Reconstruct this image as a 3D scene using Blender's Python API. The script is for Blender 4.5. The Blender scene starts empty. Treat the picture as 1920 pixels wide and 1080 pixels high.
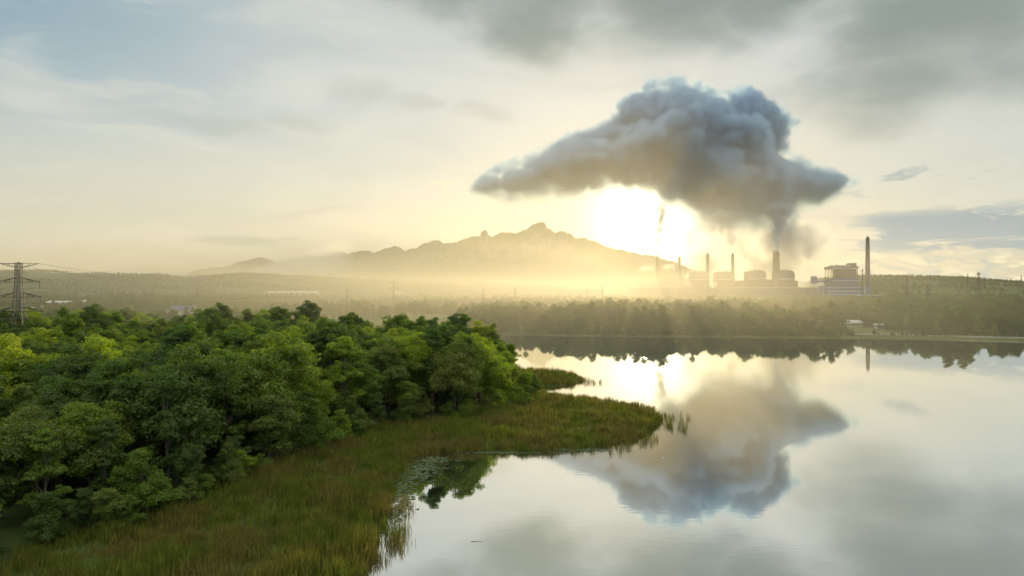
import bpy, math, random
import numpy as np
from mathutils import Vector

random.seed(7)
rng = np.random.default_rng(11)
sc = bpy.context.scene
COL = sc.collection
R = math.radians

# ------------------------------------------------------------------ camera
CAM_H = 35.0
FPX = 1280.0          # focal length in photo pixels (24 mm lens, 1920 px wide)
HOR = 545.0           # horizon row
cam = bpy.data.cameras.new('camera')
cam.lens = 24.0; cam.sensor_width = 36.0
cam.clip_start = 0.5; cam.clip_end = 60000
camo = bpy.data.objects.new('camera', cam); COL.objects.link(camo)
camo.location = (0, 0, CAM_H)
camo.rotation_euler = (R(90) + math.atan((HOR - 540) / FPX), 0, 0)
sc.camera = camo

def gp(px, py, z=0.0):
    """photo pixel -> point on the level z (D, X in metres from the camera)"""
    D = FPX * (CAM_H - z) / (py - HOR)
    return ((px - 960) / FPX * D, D)

def at(px, D):
    return (px - 960) / FPX * D

def zat(py, D):
    return CAM_H + (HOR - py) / FPX * D

# ------------------------------------------------------------------ render settings
sc.render.engine = 'CYCLES'
cy = sc.cycles
cy.use_denoising = True
cy.use_adaptive_sampling = True
cy.adaptive_threshold = 0.02
cy.max_bounces = 6; cy.diffuse_bounces = 2; cy.glossy_bounces = 2
cy.transmission_bounces = 3; cy.volume_bounces = 3; cy.transparent_max_bounces = 8
cy.volume_step_rate = 1.0
cy.volume_max_steps = 256
cy.sample_clamp_indirect = 6.0
cy.caustics_reflective = False; cy.caustics_refractive = False
sc.view_settings.view_transform = 'Standard'
sc.view_settings.look = 'None'
sc.view_settings.exposure = 0.6
sc.view_settings.gamma = 1.0

# ------------------------------------------------------------------ node helper
def s2l(c):
    return tuple(((v / 255) / 12.92 if v / 255 <= 0.04045 else ((v / 255 + 0.055) / 1.055) ** 2.4) for v in c) + (1.0,)

class NT:
    def __init__(s, tree):
        s.t = tree; s.n = tree.nodes; s.l = tree.links
    def new(s, typ, **kw):
        nd = s.n.new(typ)
        for k, v in kw.items(): setattr(nd, k, v)
        return nd
    def put(s, sock, v):
        if v is None: return
        if isinstance(v, bpy.types.NodeSocket): s.l.new(v, sock)
        else:
            if isinstance(v, (tuple, list)) and len(v) == 4 and sock.type == 'VECTOR': v = v[:3]
            sock.default_value = v
    def m(s, op, a, b=None, c=None, clamp=False):
        nd = s.new('ShaderNodeMath', operation=op, use_clamp=clamp)
        s.put(nd.inputs[0], a); s.put(nd.inputs[1], b)
        if c is not None: s.put(nd.inputs[2], c)
        return nd.outputs[0]
    def mix(s, f, a, b, mode='MIX'):
        nd = s.new('ShaderNodeMix', data_type='RGBA', blend_type=mode)
        nd.clamp_factor = True
        s.put(nd.inputs[0], f); s.put(nd.inputs[6], a); s.put(nd.inputs[7], b)
        return nd.outputs[2]
    def noise(s, vec, scale, detail=4, rough=0.5, dist=0.0, col=False, lac=2.0):
        nd = s.new('ShaderNodeTexNoise')
        if vec is not None: s.put(nd.inputs['Vector'], vec)
        nd.inputs['Scale'].default_value = scale; nd.inputs['Detail'].default_value = detail
        nd.inputs['Roughness'].default_value = rough; nd.inputs['Distortion'].default_value = dist
        nd.inputs['Lacunarity'].default_value = lac
        return nd.outputs['Color' if col else 'Fac']
    def vec(s, x, y, z=0.0):
        nd = s.new('ShaderNodeCombineXYZ')
        s.put(nd.inputs[0], x); s.put(nd.inputs[1], y); s.put(nd.inputs[2], z)
        return nd.outputs[0]
    def rng(s, v, a, b, c=0.0, d=1.0, smooth=True):
        nd = s.new('ShaderNodeMapRange')
        nd.interpolation_type = 'SMOOTHSTEP' if smooth else 'LINEAR'
        s.put(nd.inputs[0], v)
        for i, q in enumerate((a, b, c, d)): s.put(nd.inputs[1 + i], q)
        return nd.outputs[0]
    def ramp(s, f, stops):
        nd = s.new('ShaderNodeValToRGB')
        e = nd.color_ramp.elements
        while len(e) < len(stops): e.new(0.5)
        for q, (p, c) in zip(e, stops): q.position = p; q.color = c
        s.put(nd.inputs[0], f)
        return nd.outputs[0]

# ------------------------------------------------------------------ sun
SUN_PX, SUN_PY = 1212, 428
SUN_AZ = math.atan((SUN_PX - 960) / FPX)                      # to the right of +Y
SUN_EL = math.atan((HOR - SUN_PY) / math.hypot(FPX, SUN_PX - 960))
SUN_DIR = Vector((math.sin(SUN_AZ) * math.cos(SUN_EL), math.cos(SUN_AZ) * math.cos(SUN_EL), math.sin(SUN_EL)))
sl = bpy.data.lights.new('sun', 'SUN')
sl.energy = 4.0; sl.angle = R(0.6); sl.color = (1.0, 0.79, 0.42)
so = bpy.data.objects.new('sun', sl); COL.objects.link(so)
so.rotation_euler = SUN_DIR.to_track_quat('Z', 'Y').to_euler()

# ------------------------------------------------------------------ sky
def build_world():
    w = bpy.data.worlds.new('World'); sc.world = w; w.use_nodes = True
    g = NT(w.node_tree); g.n.clear()
    out = g.new('ShaderNodeOutputWorld'); bg = g.new('ShaderNodeBackground')
    g.l.new(bg.outputs[0], out.inputs[0])
    tc = g.new('ShaderNodeTexCoord'); d = tc.outputs['Generated']
    sp = g.new('ShaderNodeSeparateXYZ'); g.l.new(d, sp.inputs[0])
    x, y, z = sp.outputs
    az = g.m('MULTIPLY', g.m('ARCTAN2', x, y), 57.2958)
    el = g.m('MULTIPLY', g.m('ARCSINE', z), 57.2958)
    el = g.m('ABSOLUTE', el)
    # slow warp that makes every cloud edge irregular
    P = g.vec(g.m('MULTIPLY', az, 0.07), g.m('MULTIPLY', el, 0.15))
    wn = g.noise(P, 1.0, 5, 0.55, col=True)
    wsp = g.new('ShaderNodeSeparateXYZ'); g.l.new(wn, wsp.inputs[0])
    wx = g.m('SUBTRACT', wsp.outputs[0], 0.5); wy = g.m('SUBTRACT', wsp.outputs[1], 0.5)
    azw = g.m('ADD', az, g.m('MULTIPLY', wx, 14.0)); elw = g.m('ADD', el, g.m('MULTIPLY', wy, 7.0))
    # clear sky behind the cloud veil
    sky = g.new('ShaderNodeTexSky', sky_type='NISHITA')
    sky.sun_disc = False; sky.sun_elevation = SUN_EL; sky.sun_rotation = SUN_AZ
    sky.dust_density = 2.0
    nish = g.mix(1.0, sky.outputs[0], (0.10, 0.10, 0.10, 1), 'MULTIPLY')
    # veil colour by elevation
    veil = g.ramp(g.m('DIVIDE', el, 40.0, clamp=True), [
        (0.0, s2l((196, 194, 168))), (0.10, s2l((206, 210, 197))), (0.22, s2l((212, 219, 213))),
        (0.38, s2l((214, 222, 221))), (0.60, s2l((196, 206, 206))), (1.0, s2l((132, 152, 160)))])
    # bluer towards the left and above
    left = g.m('MULTIPLY', g.rng(azw, -8.0, -42.0), g.rng(elw, 3.0, 20.0))
    veil = g.mix(g.m('MULTIPLY', left, 0.9), veil, s2l((136, 172, 192)))
    # unseen sky: blue grey behind the camera, overhead brightened to light the foliage
    back = g.m('MAXIMUM', g.rng(g.m('ABSOLUTE', az), 55.0, 110.0), g.rng(el, 30.0, 50.0))
    veil = g.mix(back, veil, g.mix(g.rng(el, 5.0, 45.0), s2l((176, 198, 216)), (1.12, 1.10, 0.98, 1)))
    veil = g.mix(0.12, veil, nish)
    # wind-drawn light streaks
    st = g.noise(g.vec(g.m('MULTIPLY', azw, 0.05), g.m('MULTIPLY', elw, 0.24)), 1.0, 7, 0.58, 0.6)
    veil = g.mix(g.m('MULTIPLY', g.rng(st, 0.48, 0.68), 0.5), veil, s2l((226, 227, 216)))
    veil = g.mix(g.m('MULTIPLY', g.rng(st, 0.50, 0.30), 0.24), veil, s2l((165, 180, 186)))
    # cloud patches: (px, py, half width px, half height px, strength)
    def blob(px, py, sw, sh, ax=azw, ey=elw):
        a0 = math.degrees(math.atan((px - 960) / FPX))
        e0 = math.degrees(math.atan((HOR - py) / math.hypot(FPX, px - 960)))
        sa = sw / FPX * 57.3 * math.cos(math.radians(a0)); se = sh / FPX * 57.3
        u = g.m('DIVIDE', g.m('SUBTRACT', ax, a0), sa); v = g.m('DIVIDE', g.m('SUBTRACT', ey, e0), se)
        r2 = g.m('ADD', g.m('MULTIPLY', u, u), g.m('MULTIPLY', v, v))
        return g.m('EXPONENT', g.m('MULTIPLY', r2, -0.7))
    cn = g.noise(g.vec(g.m('MULTIPLY', az, 0.085), g.m('MULTIPLY', el, 0.17), 3.7), 1.0, 6, 0.5, 0.3)
    dk = None
    for b in ((1010, 20, 150, 80), (1270, 0, 230, 80), (1760, 40, 210, 150), (1500, -30, 200, 60), (860, -50, 150, 60), (1000, -260, 1500, 150)):
        q = blob(*b); dk = q if dk is None else g.m('MAXIMUM', dk, q)
    dkm = g.rng(g.m('ADD', dk, g.m('MULTIPLY', g.m('SUBTRACT', cn, 0.5), 1.1)), 0.22, 1.05)
    veil = g.mix(g.m('MULTIPLY', dkm, 0.76), veil, s2l((112, 131, 126)))
    # small grey wisps
    ws = None
    for b in ((700, 165, 45, 28), (760, 205, 40, 16), (420, 230, 80, 18), (880, 225, 60, 14), (600, 405, 60, 6), (560, 220, 60, 20)):
        q = blob(*b); ws = q if ws is None else g.m('MAXIMUM', ws, q)
    veil = g.mix(g.m('MULTIPLY', g.rng(ws, 0.15, 0.9), 0.28), veil, s2l((165, 170, 162)))
    el2 = g.m('ADD', el, g.m('MULTIPLY', wy, 1.6)); az2 = g.m('ADD', az, g.m('MULTIPLY', wx, 5.0))
    # flat lens cloud over the left ridge
    el3 = g.m('ADD', el, g.m('MULTIPLY', wy, 0.5))
    q = g.m('MAXIMUM', blob(445, 451, 75, 8, az, el3), g.m('MULTIPLY', blob(545, 447, 24, 3.5, az, el3), 0.7))
    veil = g.mix(g.m('MULTIPLY', g.rng(q, 0.25, 0.7), 0.8), veil, s2l((168, 180, 174)))
    # low banded cloud on the right
    bn = g.noise(g.vec(g.m('MULTIPLY', az2, 0.16), g.m('MULTIPLY', el2, 1.0), 9.1), 1.0, 8, 0.6, 0.8)
    rgt = g.rng(azw, 23.5, 28.0)
    band = g.m('MULTIPLY', rgt, g.m('MULTIPLY', g.rng(el2, 2.2, 3.2), g.rng(el2, 6.4, 5.2)))
    bm = g.rng(g.m('ADD', g.m('MULTIPLY', bn, 1.0), g.m('MULTIPLY', band, 0.26)), 0.58, 0.68)
    veil = g.mix(g.m('MULTIPLY', g.m('MULTIPLY', bm, band), 0.9), veil, s2l((140, 162, 176)))
    thin = g.m('MULTIPLY', g.m('MULTIPLY', rgt, g.rng(el2, 6.6, 7.4)), g.m('MULTIPLY', g.rng(el2, 9.4, 8.6), g.rng(bn, 0.56, 0.66)))
    veil = g.mix(g.m('MULTIPLY', thin, 0.8), veil, s2l((165, 180, 184)))
    # bright rolling cloud tops close to the right horizon
    low = g.m('MULTIPLY', rgt, g.rng(el2, 3.4, 2.2))
    cl = g.noise(g.vec(g.m('MULTIPLY', az2, 0.42), g.m('MULTIPLY', el2, 1.25), 2.2), 1.0, 7, 0.58, 1.0)
    veil = g.mix(g.m('MULTIPLY', low, g.rng(cl, 0.48, 0.62)), veil, s2l((246, 236, 200)))
    veil = g.mix(g.m('MULTIPLY', low, g.m('MULTIPLY', g.rng(cl, 0.50, 0.38), 0.75)), veil, s2l((178, 190, 188)))
    # pale warm puff left of the smoke
    veil = g.mix(g.m('MULTIPLY', g.m('MULTIPLY', g.rng(blob(838, 332, 40, 24, azw, elw), 0.2, 0.9), g.rng(bn, 0.42, 0.6)), 0.5), veil, s2l((246, 236, 205)))
    # light around the sun
    dp = g.new('ShaderNodeVectorMath', operation='DOT_PRODUCT')
    g.l.new(d, dp.inputs[0]); dp.inputs[1].default_value = SUN_DIR
    ang = g.m('MULTIPLY', g.m('ARCCOSINE', g.m('MINIMUM', dp.outputs['Value'], 0.99999)), 57.2958)
    def glow(s, k):
        return g.m('MULTIPLY', g.m('EXPONENT', g.m('MULTIPLY', g.m('DIVIDE', ang, s), -1.0)), k)
    def add(a, col, f):
        return g.mix(1.0, a, g.mix(1.0, g.vec(f, f, f), col, 'MULTIPLY'), 'ADD')
    veil = add(veil, (1.0, 0.86, 0.52, 1), glow(5.0, 0.13))
    core = g.m('MULTIPLY', g.m('EXPONENT', g.m('MULTIPLY', g.m('POWER', g.m('DIVIDE', ang, 3.3), 2.0), -1.0)), 3.2)
    veil = add(veil, (1.0, 0.92, 0.68, 1), core)
    g.put(bg.inputs[0], veil)
    bg.inputs[1].default_value = 0.66
    w.cycles.sampling_method = 'MANUAL'; w.cycles.sample_map_resolution = 1024
build_world()

# ------------------------------------------------------------------ numpy noise
class VN:
    """tiling value noise on a random lattice, 2-D or 3-D"""
    def __init__(s, dim, n=32, seed=0):
        s.n = n; s.dim = dim
        s.g = np.random.default_rng(seed).random((n,) * dim).astype(np.float32)
    def __call__(s, *p):
        n = s.n
        i = [np.floor(q).astype(np.int32) for q in p]
        f = [q - j for q, j in zip(p, i)]
        f = [q * q * (3 - 2 * q) for q in f]
        i0 = [j % n for j in i]; i1 = [(j + 1) % n for j in i]
        if s.dim == 2:
            a = s.g[i0[0], i0[1]] * (1 - f[0]) + s.g[i1[0], i0[1]] * f[0]
            b = s.g[i0[0], i1[1]] * (1 - f[0]) + s.g[i1[0], i1[1]] * f[0]
            return a * (1 - f[1]) + b * f[1]
        r = 0
        for k in range(8):
            bx, by, bz = k & 1, (k >> 1) & 1, (k >> 2) & 1
            wgt = (f[0] if bx else 1 - f[0]) * (f[1] if by else 1 - f[1]) * (f[2] if bz else 1 - f[2])
            r = r + wgt * s.g[(i1 if bx else i0)[0], (i1 if by else i0)[1], (i1 if bz else i0)[2]]
        return r
N2 = VN(2, 64, 3); N3 = VN(3, 48, 5)
def fbm2(x, y, sc_, o=4, gain=0.5, off=0.0):
    v = 0; a = 1; t = 0
    for k in range(o):
        v = v + a * N2(x / sc_ * 2 ** k + off + 7.3 * k, y / sc_ * 2 ** k + off * 1.7 + 3.1 * k); t += a; a *= gain
    return v / t - 0.5
def fbm3(x, y, z, sc_, o=4, gain=0.5, off=0.0):
    v = 0; a = 1; t = 0
    for k in range(o):
        v = v + a * N3(x / sc_ * 2 ** k + off + 7.3 * k, y / sc_ * 2 ** k + off * 1.3 + 3.1 * k, z / sc_ * 2 ** k + off + 5.9 * k); t += a; a *= gain
    return v / t - 0.5

def in_poly(px, py, poly):
    c = np.zeros(np.shape(px), bool)
    n = len(poly)
    for i in range(n):
        x0, y0 = poly[i]; x1, y1 = poly[(i + 1) % n]
        if y0 == y1: continue
        t = ((y0 > py) != (y1 > py)) & (px < (x1 - x0) * (py - y0) / (y1 - y0) + x0)
        c ^= t
    return c
def seg_dist(px, py, poly, closed=True):
    d = np.full(np.shape(px), 1e9)
    n = len(poly)
    for i in range(n if closed else n - 1):
        x0, y0 = poly[i]; x1, y1 = poly[(i + 1) % n]
        dx, dy = x1 - x0, y1 - y0
        t = np.clip(((px - x0) * dx + (py - y0) * dy) / (dx * dx + dy * dy + 1e-9), 0, 1)
        d = np.minimum(d, np.hypot(px - x0 - t * dx, py - y0 - t * dy))
    return d

# ------------------------------------------------------------------ object helpers
def tag(o, label=None, cat=None, group=None, kind=None):
    if label: o['label'] = label
    if cat: o['category'] = cat
    if group: o['group'] = group
    if kind: o['kind'] = kind
    return o
def mesh_np(name, verts, faces_flat, loop_tot, mat=None, parent=None, smooth=False):
    me = bpy.data.meshes.new(name)
    verts = np.asarray(verts, np.float32).reshape(-1, 3)
    faces_flat = np.asarray(faces_flat, np.int32).ravel(); loop_tot = np.asarray(loop_tot, np.int32).ravel()
    me.vertices.add(len(verts)); me.vertices.foreach_set('co', verts.ravel())
    me.loops.add(len(faces_flat)); me.loops.foreach_set('vertex_index', faces_flat)
    me.polygons.add(len(loop_tot))
    st = np.concatenate([[0], np.cumsum(loop_tot)[:-1]]).astype(np.int32)
    me.polygons.foreach_set('loop_start', st); me.polygons.foreach_set('loop_total', loop_tot)
    if smooth: me.polygons.foreach_set('use_smooth', np.ones(len(loop_tot), bool))
    me.update(calc_edges=True)
    if mat: me.materials.append(mat)
    o = bpy.data.objects.new(name, me); COL.objects.link(o)
    if parent: o.parent = parent
    return o
def grid_faces(nr, nc, wrap=False):
    a = np.arange(nr * nc).reshape(nr, nc)
    if wrap: a = np.concatenate([a, a[:, :1]], 1)
    f = np.stack([a[:-1, :-1], a[:-1, 1:], a[1:, 1:], a[1:, :-1]], -1).reshape(-1, 4)
    return f
class MB:
    """collects simple solids into ONE mesh object"""
    def __init__(s): s.v = []; s.f = []
    def box(s, x0, x1, y0, y1, z0, z1, inset=0.0):
        b = len(s.v)
        for (z, i) in ((z0, 0), (z1, inset)):
            s.v += [(x0 + i, y0 + i, z), (x1 - i, y0 + i, z), (x1 - i, y1 - i, z), (x0 + i, y1 - i, z)]
        s.f += [(b, b + 3, b + 2, b + 1), (b + 4, b + 5, b + 6, b + 7)] + [(b + k, b + (k + 1) % 4, b + 4 + (k + 1) % 4, b + 4 + k) for k in range(4)]
        return s
    def prism(s, prof, y0, y1):
        """profile in x,z extruded along y"""
        b = len(s.v); n = len(prof)
        s.v += [(x, y0, z) for x, z in prof] + [(x, y1, z) for x, z in prof]
        s.f += [tuple(b + k for k in range(n)), tuple(b + n + k for k in reversed(range(n)))]
        s.f += [(b + k, b + n + k, b + n + (k + 1) % n, b + (k + 1) % n) for k in range(n)]
        return s
    def tube(s, p, q, r0, r1=None, n=4, caps=True):
        r1 = r0 if r1 is None else r1
        p = Vector(p); q = Vector(q); d = (q - p)
        if d.length < 1e-6: return s
        d.normalize()
        a = d.cross(Vector((0, 0, 1)) if abs(d.z) < 0.9 else Vector((1, 0, 0))).normalized(); c = d.cross(a)
        b = len(s.v)
        for (o, r) in ((p, r0), (q, r1)):
            for k in range(n):
                t = 2 * math.pi * (k + 0.5) / n
                s.v.append(tuple(o + (a * math.cos(t) + c * math.sin(t)) * r))
        s.f += [(b + k, b + (k + 1) % n, b + n + (k + 1) % n, b + n + k) for k in range(n)]
        if caps: s.f += [tuple(b + k for k in reversed(range(n))), tuple(b + n + k for k in range(n))]
        return s
    def lathe(s, x, y, prof, n=20):
        b = len(s.v)
        for r, z in prof:
            s.v += [(x + r * math.cos(2 * math.pi * k / n), y + r * math.sin(2 * math.pi * k / n), z) for k in range(n)]
        for j in range(len(prof) - 1):
            s.f += [(b + j * n + k, b + j * n + (k + 1) % n, b + (j + 1) * n + (k + 1) % n, b + (j + 1) * n + k) for k in range(n)]
        s.f.append(tuple(b + (len(prof) - 1) * n + k for k in range(n)))
        return s
    def build(s, name, mat, parent=None, smooth=False):
        me = bpy.data.meshes.new(name); me.from_pydata(s.v, [], s.f)
        if smooth: me.polygons.foreach_set('use_smooth', np.ones(len(me.polygons), bool))
        me.update(); me.materials.append(mat)
        o = bpy.data.objects.new(name, me); COL.objects.link(o)
        if parent: o.parent = parent
        return o
def thing(name, label, cat, loc, rz=0, group=None):
    o = bpy.data.objects.new(name, None); COL.objects.link(o)
    o.location = loc; o.rotation_euler = (0, 0, rz); o.empty_display_size = 1
    return tag(o, label, cat, group)
def copy_tree(root, loc, rz, label, group=None, scale=None, name=None):
    r = root.copy(); COL.objects.link(r); r.location = loc; r.rotation_euler = (0, 0, rz)
    if scale: r.scale = scale
    r['label'] = label
    if group: r['group'] = group
    elif 'group' in r: del r['group']
    for ch in root.children:
        c = ch.copy(); COL.objects.link(c); c.parent = r
        for gch in ch.children:
            e = gch.copy(); COL.objects.link(e); e.parent = c
    return r

# ------------------------------------------------------------------ materials
def material(name):
    m = bpy.data.materials.new(name); m.use_nodes = True
    g = NT(m.node_tree); g.n.clear()
    out = g.new('ShaderNodeOutputMaterial')
    return m, g, out
def obj_coord(g):
    return g.new('ShaderNodeTexCoord').outputs['Object']
def plain(name, c1, c2=None, scale=0.3, rough=0.8, bump=0.0, metal=0.0, stretch=(1, 1, 1), spec=0.3):
    """two-tone weathered surface"""
    m, g, out = material(name)
    b = g.new('ShaderNodeBsdfPrincipled')
    mp = g.new('ShaderNodeMapping'); g.l.new(obj_coord(g), mp.inputs[0]); mp.inputs['Scale'].default_value = stretch
    n = g.noise(mp.outputs[0], scale, 5, 0.6)
    c2 = c2 or tuple(v * 0.75 for v in c1[:3]) + (1,)
    g.put(b.inputs['Base Color'], g.mix(g.rng(n, 0.35, 0.65), tuple(c1[:3]) + (1,), tuple(c2[:3]) + (1,)))
    b.inputs['Roughness'].default_value = rough; b.inputs['Metallic'].default_value = metal
    b.inputs['Specular IOR Level'].default_value = spec
    g.l.new(b.outputs[0], out.inputs[0])
    return m

def leaf_material(name, cA, cB, trans=0.45):
    m, g, out = material(name)
    oi = g.new('ShaderNodeObjectInfo')
    geo = g.new('ShaderNodeNewGeometry')
    rnd = oi.outputs['Random']
    base = g.mix(rnd, cA, cB)
    n = g.noise(obj_coord(g), 0.55, 3, 0.6)
    base = g.mix(g.m('MULTIPLY', g.rng(n, 0.45, 0.75), 0.5), base, (cB[0] * 1.15, cB[1] * 1.15, cB[2] * 0.9, 1))
    ri = geo.outputs['Random Per Island']
    hsv = g.new('ShaderNodeHueSaturation')
    g.put(hsv.inputs['Color'], base)
    g.put(hsv.inputs['Value'], g.m('MULTIPLY_ADD', ri, 0.75, 0.85))
    g.put(hsv.inputs['Hue'], g.m('MULTIPLY_ADD', g.m('FRACT', g.m('MULTIPLY', rnd, 7.31)), 0.018, 0.490))
    col = hsv.outputs[0]
    df = g.new('ShaderNodeBsdfDiffuse'); tr = g.new('ShaderNodeBsdfTranslucent'); gl = g.new('ShaderNodeBsdfGlossy')
    g.put(df.inputs[0], col)
    g.put(tr.inputs[0], g.mix(1.0, col, (1.75, 1.80, 0.45, 1), 'MULTIPLY'))
    gl.inputs['Roughness'].default_value = 0.45; gl.inputs[0].default_value = (0.9, 0.9, 0.85, 1)
    a = g.new('ShaderNodeMixShader'); a.inputs[0].default_value = trans
    g.l.new(df.outputs[0], a.inputs[1]); g.l.new(tr.outputs[0], a.inputs[2])
    b = g.new('ShaderNodeMixShader'); b.inputs[0].default_value = 0.035
    g.l.new(a.outputs[0], b.inputs[1]); g.l.new(gl.outputs[0], b.inputs[2])
    g.l.new(b.outputs[0], out.inputs[0])
    return m

M_LEAF = leaf_material('broad_leaves', (0.036, 0.078, 0.020, 1), (0.050, 0.096, 0.020, 1), 0.35)
LEAVES = [('yellow-green', leaf_material('yellow_green_leaves', (0.165, 0.235, 0.016, 1), (0.21, 0.27, 0.018, 1), 0.5)),
          ('deep green', leaf_material('deep_green_leaves', (0.052, 0.100, 0.017, 1), (0.080, 0.135, 0.019, 1), 0.48)),
          ('fresh green', leaf_material('fresh_green_leaves', (0.095, 0.165, 0.018, 1), (0.135, 0.20, 0.020, 1))),
          ('olive green', leaf_material('olive_leaves', (0.105, 0.145, 0.026, 1), (0.145, 0.175, 0.030, 1))),
          ('russet-tinged', leaf_material('russet_leaves', (0.15, 0.125, 0.030, 1), (0.17, 0.13, 0.040, 1)))]
M_BARK = plain('bark', (0.16, 0.13, 0.10), (0.09, 0.075, 0.06), 1.5, 0.95)

def reed_material():
    m, g, out = material('reed_blades')
    geo = g.new('ShaderNodeNewGeometry')
    p = geo.outputs['Position']
    n = g.noise(p, 0.09, 4, 0.55)
    n2 = g.noise(p, 0.5, 4, 0.7)
    c = g.mix(g.rng(n, 0.42, 0.58), (0.145, 0.195, 0.032, 1), (0.205, 0.185, 0.058, 1))
    c = g.mix(g.m('MULTIPLY', g.rng(n2, 0.48, 0.66), 0.75), c, (0.31, 0.30, 0.065, 1))
    hsv = g.new('ShaderNodeHueSaturation'); g.put(hsv.inputs['Color'], c)
    g.put(hsv.inputs['Value'], g.m('MULTIPLY_ADD', geo.outputs['Random Per Island'], 0.7, 0.6))
    df = g.new('ShaderNodeBsdfDiffuse'); tr = g.new('ShaderNodeBsdfTranslucent')
    g.l.new(hsv.outputs[0], df.inputs[0]); g.put(tr.inputs[0], g.mix(1.0, hsv.outputs[0], (1.3, 1.2, 0.7, 1), 'MULTIPLY'))
    a = g.new('ShaderNodeMixShader'); a.inputs[0].default_value = 0.4
    g.l.new(df.outputs[0], a.inputs[1]); g.l.new(tr.outputs[0], a.inputs[2]); g.l.new(a.outputs[0], out.inputs[0])
    return m
M_REED = reed_material()

def ground_material():
    m, g, out = material('ground_soil_grass')
    geo = g.new('ShaderNodeNewGeometry'); p = geo.outputs['Position']
    b = g.new('ShaderNodeBsdfPrincipled')
    n1 = g.noise(p, 0.004, 5, 0.6); n2 = g.noise(p, 0.05, 5, 0.6); n3 = g.noise(p, 0.9, 4, 0.6)
    c = g.mix(g.rng(n1, 0.42, 0.58), (0.075, 0.115, 0.030, 1), (0.15, 0.16, 0.055, 1))
    c = g.mix(g.m('MULTIPLY', g.rng(n2, 0.5, 0.68), 0.6), c, (0.05, 0.085, 0.025, 1))
    c = g.mix(g.m('MULTIPLY', g.rng(n3, 0.45, 0.7), 0.4), c, (0.11, 0.09, 0.05, 1))
    ln = g.new('ShaderNodeVectorMath', operation='LENGTH'); g.l.new(p, ln.inputs[0])
    scrub = g.mix(g.rng(g.noise(p, 0.012, 6, 0.7), 0.4, 0.62), (0.075, 0.115, 0.03, 1), (0.045, 0.080, 0.022, 1))
    c = g.mix(g.m('MULTIPLY', g.rng(ln.outputs['Value'], 1900.0, 2400.0), 0.85), c, scrub)
    g.put(b.inputs['Base Color'], c)
    b.inputs['Roughness'].default_value = 0.95; b.inputs['Specular IOR Level'].default_value = 0.1
    g.l.new(b.outputs[0], out.inputs[0])
    return m
M_GROUND = ground_material()

def water_material():
    m, g, out = material('lake_water')
    geo = g.new('ShaderNodeNewGeometry'); p = geo.outputs['Position']
    mp = g.new('ShaderNodeMapping'); g.l.new(p, mp.inputs[0]); mp.inputs['Scale'].default_value = (0.35, 1.0, 1.0)
    n = g.noise(mp.outputs[0], 0.9, 3, 0.5)
    patch = g.rng(g.noise(p, 0.012, 3, 0.5), 0.35, 0.65)
    bp = g.new('ShaderNodeBump'); bp.inputs['Distance'].default_value = 0.02
    g.put(bp.inputs['Strength'], g.m('MULTIPLY_ADD', patch, 0.22, 0.05)); g.put(bp.inputs['Height'], n)
    gl = g.new('ShaderNodeBsdfGlossy'); gl.inputs['Roughness'].default_value = 0.015
    gl.inputs[0].default_value = (0.93, 0.95, 0.95, 1)
    df = g.new('ShaderNodeBsdfDiffuse'); df.inputs[0].default_value = (0.045, 0.06, 0.04, 1)
    g.l.new(bp.outputs[0], gl.inputs['Normal'])
    fr = g.new('ShaderNodeFresnel'); fr.inputs[0].default_value = 1.33
    ms = g.new('ShaderNodeMixShader')
    g.put(ms.inputs[0], g.m('MULTIPLY_ADD', fr.outputs[0], 0.17, 0.83))
    g.l.new(df.outputs[0], ms.inputs[1]); g.l.new(gl.outputs[0], ms.inputs[2]); g.l.new(ms.outputs[0], out.inputs[0])
    return m
M_WATER = water_material()

# ------------------------------------------------------------------ layout
LAKE = [(-19, 83.7), (-20, 98), (-21, 110), (-22, 126), (-21.9, 140), (-18, 147), (-7, 149.5), (4.7, 149), (16.7, 153),
        (27.5, 160), (34, 172), (40, 186), (40, 197), (31, 212), (19, 222), (9, 232), (5, 240), (3, 246), (14, 249), (24, 256),
        (28, 268), (25, 280), (14, 290), (4, 293), (0, 310), (-6, 345), (-25, 420), (-40, 500), (-26, 545), (0, 540),
        (41, 527), (97, 515), (135, 509), (212, 505), (255, 497), (300, 487), (354, 471), (470, 455), (700, 430), (900, 300),
        (900, -100), (500, -500), (-150, -500), (-90, -120), (-45, 10), (-28, 50), (-21, 72)]
FOREST = [(-58, 40), (-62, 70), (-62, 90), (-58, 97), (-51, 106), (-47, 120), (-44, 130), (-40, 151), (-30, 175), (-15, 181), (4, 201),
          (8, 224), (6, 240), (2, 262), (-2, 300), (-17, 318), (-63, 335), (-113, 365), (-173, 400), (-287, 480), (-362, 490), (-460, 480),
          (-460, 60)]

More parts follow.
